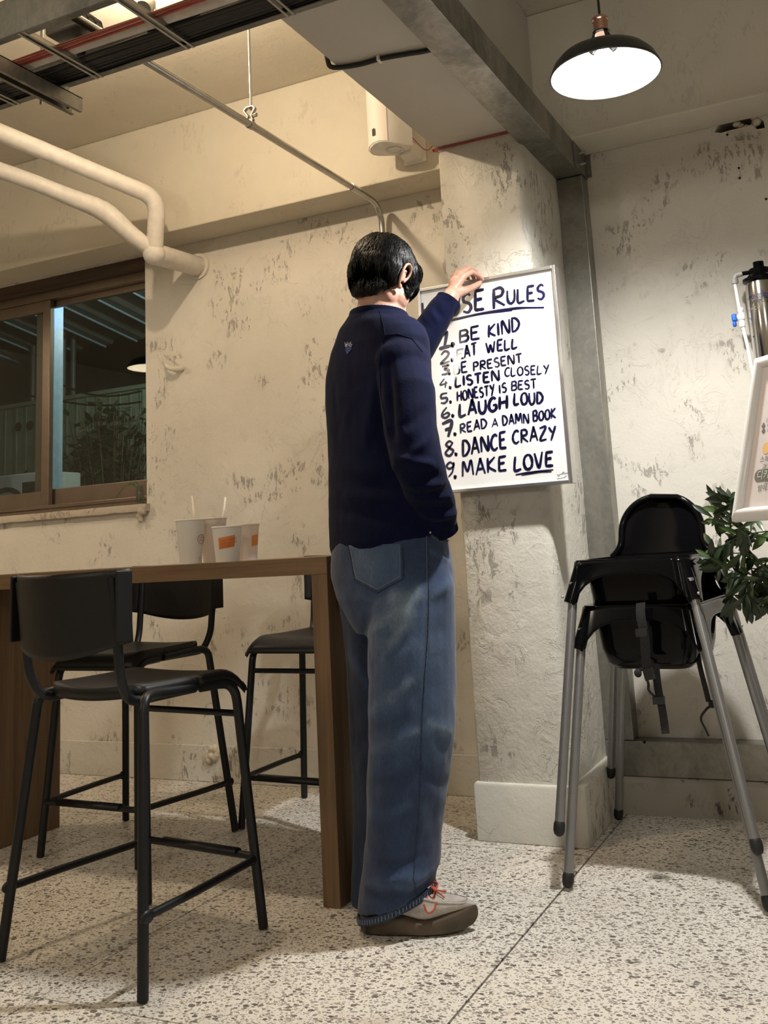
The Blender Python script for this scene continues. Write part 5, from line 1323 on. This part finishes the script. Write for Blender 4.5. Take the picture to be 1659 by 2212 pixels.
# seams of the saddle shoulder and the small embroidery on the back
for pts in ([(820, 672), (828, 700), (832, 724), (826, 742), (820, 790), (824, 860), (838, 930)], [(832, 724), (860, 722), (890, 732), (912, 760)]):
    Q = on_cloth(sw_bvh, pts, .0004)
    if len(Q) > 2: MB().tube(Q, .0013, 6).build('shoulder_seam', M['knit'], per)
em = MB()
for pts in ([(746, 740), (747, 750)], [(749, 743), (749, 750)], [(751, 739), (751, 749)], [(747, 745), (752, 744)], [(754, 741), (754, 747), (757, 746), (757, 740)], [(759, 738), (757, 743), (761, 744), (759, 749), (756, 748)]):
    Q = on_cloth(sw_bvh, pts, .0012, 4)
    if len(Q) > 1: em.tube(Q, .0008, 5)
em.build('embroidery', M['embro'], per)
Q = [cast(sw_bvh, x, y, .0012) for x, y in ((747, 752), (751, 750), (755, 749), (759, 749), (761, 753), (755, 761), (750, 766), (747, 759))]
if all(q is not None for q in Q): MB().add(Q, [tuple(range(8))]).build('embroidered_heart', M['heart'], per, smooth=False)

# ---- jeans
J_ = MB()
J_.rings([ring(PX(x, y, Y), a, b, 32, p=2.3) for y, x, a, b, Y in ((1120, 842, .172, .118, 2.39), (1180, 842, .186, .128, 2.39), (1240, 847, .190, .134, 2.39), (1290, 855, .172, .134, 2.385), (1330, 860, .145, .124, 2.38), (1365, 862, .120, .100, 2.375))])
SHD = {'r': Vector((.95, .306, 0)), 'l': Vector((.5, .866, 0))}
def leg(path, name):
    P = [PX(x, y, Y) for x, y, Y, r_ in path]; R_ = [p[3] for p in path]
    rs = []
    sh_ = (lambda t: .032 * (RV.dot(SHD[name]) * math.cos(t) + F.dot(SHD[name]) * math.sin(t)))
    for i, p in enumerate(P): rs.append(ring(p, R_[i] * .98, R_[i] * 1.06, 28, p=2.1, zf=sh_ if i >= len(P) - 2 else None))
    J_.rings(rs)
leg([(897, 1215, 2.34, .085), (897, 1270, 2.335, .098), (892, 1330, 2.33, .106), (889, 1400, 2.325, .110), (890, 1480, 2.325, .110), (889, 1570, 2.32, .1095), (886, 1640, 2.32, .107), (878, 1720, 2.315, .101), (871, 1800, 2.31, .096), (866, 1870, 2.305, .097), (860, 1912, 2.30, .0985), (857, 1938, 2.297, .0975)], 'r')
leg([(797, 1215, 2.44, .083), (805, 1280, 2.445, .093), (816, 1350, 2.45, .095), (826, 1430, 2.455, .095), (832, 1540, 2.46, .093), (836, 1650, 2.46, .092), (838, 1760, 2.46, .091), (839, 1850, 2.46, .091), (838, 1905, 2.46, .094), (838, 1922, 2.46, .093)], 'l')
J_.ball(PX(858, 1310, 2.30), (.082, .070, .090), 18, 12, (RV, F, UP)); J_.ball(PX(790, 1280, 2.37), (.062, .050, .075), 18, 12, (RV, F, UP))
me = remeshed(J_, .0056, 5, .5, 'jeans'); sg_ = []
fseg(785, 1375, 2.26, 905, 1290, 2.20, .016, .007); fseg(800, 1440, 2.25, 900, 1370, 2.20, .018, -.005); fseg(822, 1425, 2.22, 882, 1320, 2.21, .014, .005)
fseg(798, 1540, 2.25, 890, 1470, 2.21, .016, .006); fseg(798, 1580, 2.25, 880, 1545, 2.21, .016, -.005); fseg(805, 1620, 2.24, 905, 1580, 2.21, .014, .005); fseg(930, 1560, 2.22, 978, 1590, 2.26, .016, .004)
fseg(800, 1690, 2.24, 900, 1665, 2.21, .016, -.004); fseg(900, 1640, 2.21, 965, 1700, 2.26, .016, -.004); fseg(792, 1905, 2.22, 900, 1890, 2.20, .013, .008); fseg(788, 1925, 2.22, 870, 1935, 2.19, .011, -.006)
fseg(860, 1915, 2.20, 940, 1882, 2.24, .011, .007); fseg(880, 1935, 2.20, 940, 1905, 2.24, .009, -.006); fseg(820, 1865, 2.21, 930, 1850, 2.22, .013, -.004)
fseg(790, 1330, 2.27, 796, 1480, 2.27, .012, -.007); fseg(930, 1190, 2.28, 975, 1215, 2.33, .010, .004); fseg(930, 1290, 2.25, 975, 1250, 2.30, .014, .004); fseg(800, 1760, 2.23, 880, 1740, 2.21, .015, .004)
fseg(742, 1400, 2.37, 790, 1480, 2.36, .018, .005); fseg(745, 1560, 2.38, 795, 1610, 2.36, .018, -.005); fseg(850, 1290, 2.22, 905, 1275, 2.21, .02, .003)
FJ = folds(me, sg_, .009, (9, 9, 4), .0020)
# wear: paler seat and thigh fronts; darker patches on lower and far leg
v, nn = get_vn(me); at = me.attributes.new('fade', 'FLOAT', 'POINT'); fa = np.full(len(v), .22)
for (x, y, Y, rx, amp) in ((830, 1330, 2.25, .10, .26), (880, 1370, 2.22, .07, .22), (960, 1420, 2.28, .13, .22), (955, 1640, 2.28, .12, .26), (850, 1560, 2.22, .09, .12), (840, 1650, 2.22, .1, .10), (900, 1780, 2.22, .11, -.14), (900, 1500, 2.21, .07, -.12), (760, 1500, 2.40, .20, -.16), (870, 1900, 2.2, .07, .12)):
    c_ = np.array(PX(x, y, Y)); fa += amp * np.exp(-((((v - c_) * np.array([1, 1, .55])) ** 2).sum(1) / rx ** 2))
for P, wd, amp in FJ:
    best = np.full(len(v), 1e9)
    for k in range(len(P) - 1):
        p, q = P[k], P[k + 1]; e = q - p; t = np.clip(((v - p) @ e) / max(1e-9, (e * e).sum()), 0, 1); best = np.minimum(best, ((v - (p + t[:, None] * e)) ** 2).sum(1))
    fa += (.22 if amp > 0 else -.12) * np.exp(-best / (wd * .9) ** 2)  # raised folds paler, sunk creases darker
at.data.foreach_set('value', fa.astype(np.float32))
me.materials.append(M['denim']); jW = me.copy(); me.transform(WM[per.name].inverted()); jeans = mkobj('jeans', me, per)
jb_ = BVHTree.FromPolygons([v.co for v in jW.vertices], [tuple(p.vertices) for p in jW.polygons])
def jline(pts, r_, mat, name, off=.0006, k=10):
    Q = on_cloth(jb_, pts, off, k)
    Q2 = [Q[0]] if Q else []
    for q in Q[1:]:
        if (q - Q2[-1]).length < .05: Q2.append(q)
    if len(Q2) > 2: return MB().tube(Q2, r_, 6).build(name, mat, jeans, local=True)
WM[jeans.name] = WM[per.name]
# side seam, back pocket with stitching, front pocket edge, rivet
seam = [(924, 1152), (925, 1210), (926, 1290), (924, 1370), (918, 1450), (913, 1530), (909, 1620), (908, 1700), (903, 1780), (897, 1850), (893, 1900), (905, 1945)]
jline(seam, .0015, M['denim_dark'], 'side_seam'); jline([(x - 3.2, y) for x, y in seam[:5]], .0006, M['stitch'], 'seam_stitching')
def patch_cloth(cols, name, mat, lift=.0022):
    rows = []
    for row in cols:
        rr_ = []
        for (x, y) in row:
            q = cast(jb_, x, y, lift); rr_.append(q)
        if all(q is not None for q in rr_): rows.append(rr_)
    if len(rows) > 1: return MB().grid(rows).build(name, mat, jeans)
me_p = []
for j in range(13):
    t = j / 12; row = []
    for i in range(17):
        u = i / 16; xl = 754 + (768 - 754) * t; xr = 868 + (871 - 868) * t; x = xl + (xr - xl) * u
        yt = 1178 - 4 * u; yb = 1252 + (1 - abs(u - .48) / .52) * 28 - 4 * (u > .5) * (u - .5); row.append((x, yt + (yb - yt) * t))
    me_p.append(row)
pk = patch_cloth(me_p, 'back_pocket', M['denim'])
if pk:
    at = pk.data.attributes.new('fade', 'FLOAT', 'POINT'); at.data.foreach_set('value', np.full(len(pk.data.vertices), .60, np.float32))
    md = pk.modifiers.new('solid', 'SOLIDIFY'); md.thickness = .003; md.offset = -1
    edge = [(754, 1178), (768, 1252), (816, 1280), (871, 1250), (868, 1174)]
    jline(edge, .0014, M['denim_dark'], 'pocket_edge', .0034, 14)
    jline([(759, 1178), (772, 1248), (816, 1273), (866, 1246), (863, 1176)], .0006, M['stitch'], 'pocket_stitching', .0036, 14)
jline([(928, 1150), (938, 1160), (955, 1166), (974, 1168)], .0016, M['denim_dark'], 'front_pocket_edge', .0010)
jline([(930, 1156), (940, 1165), (956, 1171), (973, 1173)], .0006, M['stitch'], 'pocket_stitching', .0012)
q = cast(jb_, 928, 1150, .0015)
if q is not None: MB().ball(q, .0042, 12, 8).build('rivet', M['rivet'], jeans)
# turned hems: a dark doubled band with pale worn dashes
def hem_band(c, a, b, z0, z1, zf, name):
    n = 64; rs = []
    for z, o in ((z0, 0), (z0, .003), ((z0 + z1) / 2, .0042), (z1, .003), (z1, 0)):
        rs.append([Vector((c.x, c.y, z + zf(2 * PI * k / n))) + RV * ((a + o) * math.cos(2 * PI * k / n)) + F * ((b + o) * math.sin(2 * PI * k / n)) for k in range(n)])
    rs.append(rs[0]); hb = MB().rings(rs, cap=False).build(name, M['denim_dark'], jeans)
    ds = MB()
    for k in range(72):
        t = 2 * PI * k / 72; p = [Vector((c.x, c.y, z + zf(t))) + RV * ((a + .0042) * math.cos(t)) + F * ((b + .0042) * math.sin(t)) for z in (z0 + .004, z1 - .004)]
        ds.tube(p, .0011, 5)
    o = ds.build('worn_ridges', M['stitch'], jeans); o['kind'] = 'stuff'
cR = PX(857, 1941, 2.297); cL = PX(838, 1922, 2.46)
hem_band(cR, .0925, .0985, cR.z - .014, cR.z + .004, lambda t: .033 * (RV.dot(SHD['r']) * math.cos(t) + F.dot(SHD['r']) * math.sin(t)), 'hem')
hem_band(cL, .0880, .0930, cL.z - .014, cL.z + .004, lambda t: .026 * (RV.dot(SHD['l']) * math.cos(t) + F.dot(SHD['l']) * math.sin(t)), 'hem')

# ---- shoes
def shoe(heel, d, L, label=None):
    d = Vector(d).normalized(); n_ = Vector((d.y, -d.x, 0)); o = empty('shoe', (0, 0, 0), 0); o.parent = per; o.location = Vector((0, 0, 0)) - per.location; WM[o.name] = Matrix.Identity(4)
    def hw(s):  # half width along the sole
        return .046 * (math.sin(PI * min(1, (s * .5 + .04) / .54)) ** .55) * (1 - .10 * math.exp(-((s - .38) / .12) ** 2)) * (1.0 if s < .76 else max(.02, 1 - ((s - .76) / .2405) ** 2.9) ** .5) if s > .07 else .046 * math.sqrt(max(0, 1 - ((.07 - s) / .075) ** 2)) * .72 + .004
    NS = 40; N = 24
    def rings_(top, bot, wsc, e=3.2):
        rs = []
        for i in range(NS + 1):
            s = .5 - .4995 * math.cos(PI * i / NS); zt, zb = top(s), bot(s); zc, hz = (zt + zb) / 2, (zt - zb) / 2; hz *= math.sqrt(max(.05, 1 - .95 * (max(0, s - .93) / .07) ** 2.4)) * math.sqrt(max(.3, 1 - .6 * (max(0, .05 - s) / .05) ** 2)); w_ = hw(s) * wsc(s); ring_ = []
            for k in range(N):
                t = 2 * PI * k / N; ct, st_ = math.cos(t), math.sin(t)
                ring_.append(Vector(heel) + d * (s * L) + n_ * (w_ * math.copysign(abs(ct) ** (2 / e), ct)) + UP * (zc + hz * math.copysign(abs(st_) ** (2 / e), st_)))
            rs.append(ring_)
        return rs
    bot = lambda s: .001 + .020 * max(0, (s - .70) / .30) ** 2 + .004 * max(0, (.08 - s) / .08)
    stp = lambda s: .052 - .016 * math.exp(-((s - .55) / .16) ** 2) + .012 * max(0, (s - .72) / .28) ** 1.2
    MB().rings(rings_(stp, bot, lambda s: 1.06, 4)).build('sole', M['sole'], o, local=False)
    utop = lambda s: (.066 + .032 * min(1, s / .22) if s < .45 else .098 - .018 * ((s - .45) / .25) if s < .70 else .080 - .010 * ((s - .70) / .22) if s < .92 else .070 - .012 * ((s - .92) / .08))
    MB().rings(rings_(utop, lambda s: stp(s) - .006, lambda s: .94 - .04 * (s > .9), 2.6)).build('upper', M['suede'], o, local=False)
    # moccasin apron seam on the toe
    ap = []
    for k in range(33):
        t = PI * k / 32; s = .56 + .36 * math.sin(t) ** .7; w_ = .034 * math.cos(t)
        w_ = math.copysign(min(abs(w_), hw(s) * .80), w_) if abs(w_) > .001 else w_
        ap.append(Vector(heel) + d * (s * L) + n_ * w_ + UP * (utop(s) - .0035 - .010 * (abs(w_) / .034) ** 2 * .35))
    MB().tube(ap, .0034, 8).build('apron_seam', M['suede'], o, local=False)
    MB().tube([p + UP * .0030 - d * .002 for p in ap], .0009, 6).build('stitching', M['thread'], o, local=False)
    # lacing: tab, eyelets and red leather lace with a bow
    tz = lambda s: Vector(heel) + d * (s * L) + UP * (utop(s) + .002)
    tabp = [tz(.55) + n_ * .030 - UP * .006, tz(.67) + n_ * .033 - UP * .010, tz(.65) + n_ * .043 - UP * .028, tz(.59) + n_ * .045 - UP * .030]
    MB().prism(tabp, n_ * .003).build('lace_tab', M['suede'], o, smooth=False, local=False)
    lc = MB()
    for s in (.585, .635): lc.tube(bez([tz(s) - n_ * .030 - UP * .008, tz(s + .01) + UP * .004, tz(s) + n_ * .032 - UP * .008], 5), .0022, 7)
    lc.tube(bez([tz(.665) + n_ * .034 - UP * .008, tz(.645) + n_ * .044 - UP * .024, tz(.595) + n_ * .047 - UP * .032, tz(.565) + n_ * .046 - UP * .016], 5), .0022, 7)
    for a_ in (1, -1):
        lc.tube(bez([tz(.64) + UP * .006, tz(.62) + n_ * .016 * a_ + UP * .018, tz(.66) + n_ * .024 * a_ + UP * .014, tz(.65) + UP * .007], 6), .0023, 7)
        lc.tube(bez([tz(.64) + UP * .006, tz(.69) + n_ * .010 * a_ + UP * .004, tz(.73) + n_ * .020 * a_ + UP * .001], 6), .0018, 7)
    lc.ball(tz(.642) + UP * .007, .0055, 10, 8)
    lc.build('lace', M['lace'], o, local=False)
    return o
hR = Vector((-1.272, 2.247, 0)); shoe(hR, (.95, .306, 0), .288)
shoe(Vector((-1.345, 2.40, 0)), (.22, .975, 0), .288)

# ---- hair: a solid cap in overlapping locks, then combed tufts
Hm = MB()
Hm.ball(hp_(0, -.012, .034), (.086, .104, .094), 28, 18, HA); Hm.ball(hp_(0, -.056, -.005), (.074, .052, .080), 24, 16, HA); Hm.ball(hp_(0, -.050, -.062), (.062, .046, .050), 20, 14, HA); Hm.ball(hp_(0, -.056, -.092), (.054, .032, .034), 18, 12, HA)
Hm.ball(hp_(0, .058, .052), (.074, .046, .052), 22, 14, HA); Hm.ball(hp_(0, .090, .022), (.055, .020, .038), 18, 12, HA)
for s in (-1, 1): Hm.ball(hp_(s * .070, .034, .020), (.020, .032, .042), 14, 10, HA); Hm.ball(hp_(s * .071, .040, -.026), (.010, .016, .028), 12, 8, HA); Hm.ball(hp_(s * .066, -.046, -.010), (.020, .030, .046), 14, 10, HA)
hb = remeshed(Hm, .005, 4, .5, 'hair_base'); v, nn = get_vn(hb)
def hairline(p):      # how far a point lies below the line from ear to nape
    q = Vector(p) - HC; f_, u_ = q.dot(Hf), q.dot(Hu)
    return (-.036 + .85 * min(0, f_ + .012)) - u_ if f_ < .018 else -1
for i, p in enumerate(v):
    v[i] += nn[i] * (.004 * noise.noise((p[0] * 34, p[1] * 34, p[2] * 22)))
    hl_ = hairline(p)
    if hl_ > -.004: v[i] -= nn[i] * min(.030, (hl_ + .004) * 2.2)
    q_ = Vector(p) - HC; lo = -.005 - q_.dot(Hu)
    if lo > 0 and q_.dot(Hf) < -.02: v[i] += np.array(Hf) * min(.026, lo * .42)      # the nape tapers in toward the neck
set_v(hb, v); hv_, hn_ = get_vn(hb)
hbvh = BVHTree.FromPolygons([Vector(p) for p in hv_], [tuple(p.vertices) for p in hb.polygons])
T_ = MB(); T_.add([Vector(p) for p in hv_], [tuple(p.vertices) for p in hb.polygons]); random.seed(3)
crown = hp_(.012, -.045, .125); idx = [random.randrange(len(hv_)) for _ in range(7500)]
for i in idx:
    p = Vector(hv_[i]); nrm = Vector(hn_[i]); lp = p - HC; r_, f_, u_ = lp.dot(Hr), lp.dot(Hf), lp.dot(Hu)
    if hairline(p) > -.002: continue
    away = (p - crown); away = away - nrm * away.dot(nrm)
    if away.length < 1e-4: continue
    away.normalize()
    if f_ > .02: dv = (away + Hf * .5 - Hu * .2 + Hr * (.25 if r_ > 0 else -.25))
    else: dv = away - Hu * .35 + Hf * (.12 if u_ < .06 else .0)
    dv += Vector((random.uniform(-1, 1), random.uniform(-1, 1), random.uniform(-1, 1))) * .22
    L = random.uniform(.028, .058) * (.75 if u_ < -.05 else 1); seg = 5; q = p; path = [p + nrm * .0004]
    curl = random.uniform(-.35, .35)
    for k in range(seg):
        h_ = hbvh.find_nearest(q); nn_ = h_[1]; dd = dv - nn_ * dv.dot(nn_)
        if dd.length < 1e-5: break
        dd.normalize(); dd = (dd + nn_.cross(dd) * curl * (k / seg)).normalized(); q = q + dd * L / seg; h2 = hbvh.find_nearest(q); q = h2[0]
        lift = .0018 + .0036 * math.sin(PI * (k + 1) / (seg + 1)) * random.uniform(.5, 1.2) + (.003 if k == seg - 1 and u_ < -.02 else 0); path.append(q + h2[1] * lift - (Hu * .006 * (k / seg) if u_ < .0 else Vector((0, 0, 0))))
    if len(path) > 3:
        w0 = random.uniform(.0008, .0019); T_.tube(path, [w0 * .5] + [w0 * (1 - (k / (len(path) - 1)) ** 1.6) + .0003 for k in range(1, len(path))], 4, flat=(.45, 1.15))
T_.build('hair', M['hair'], per)
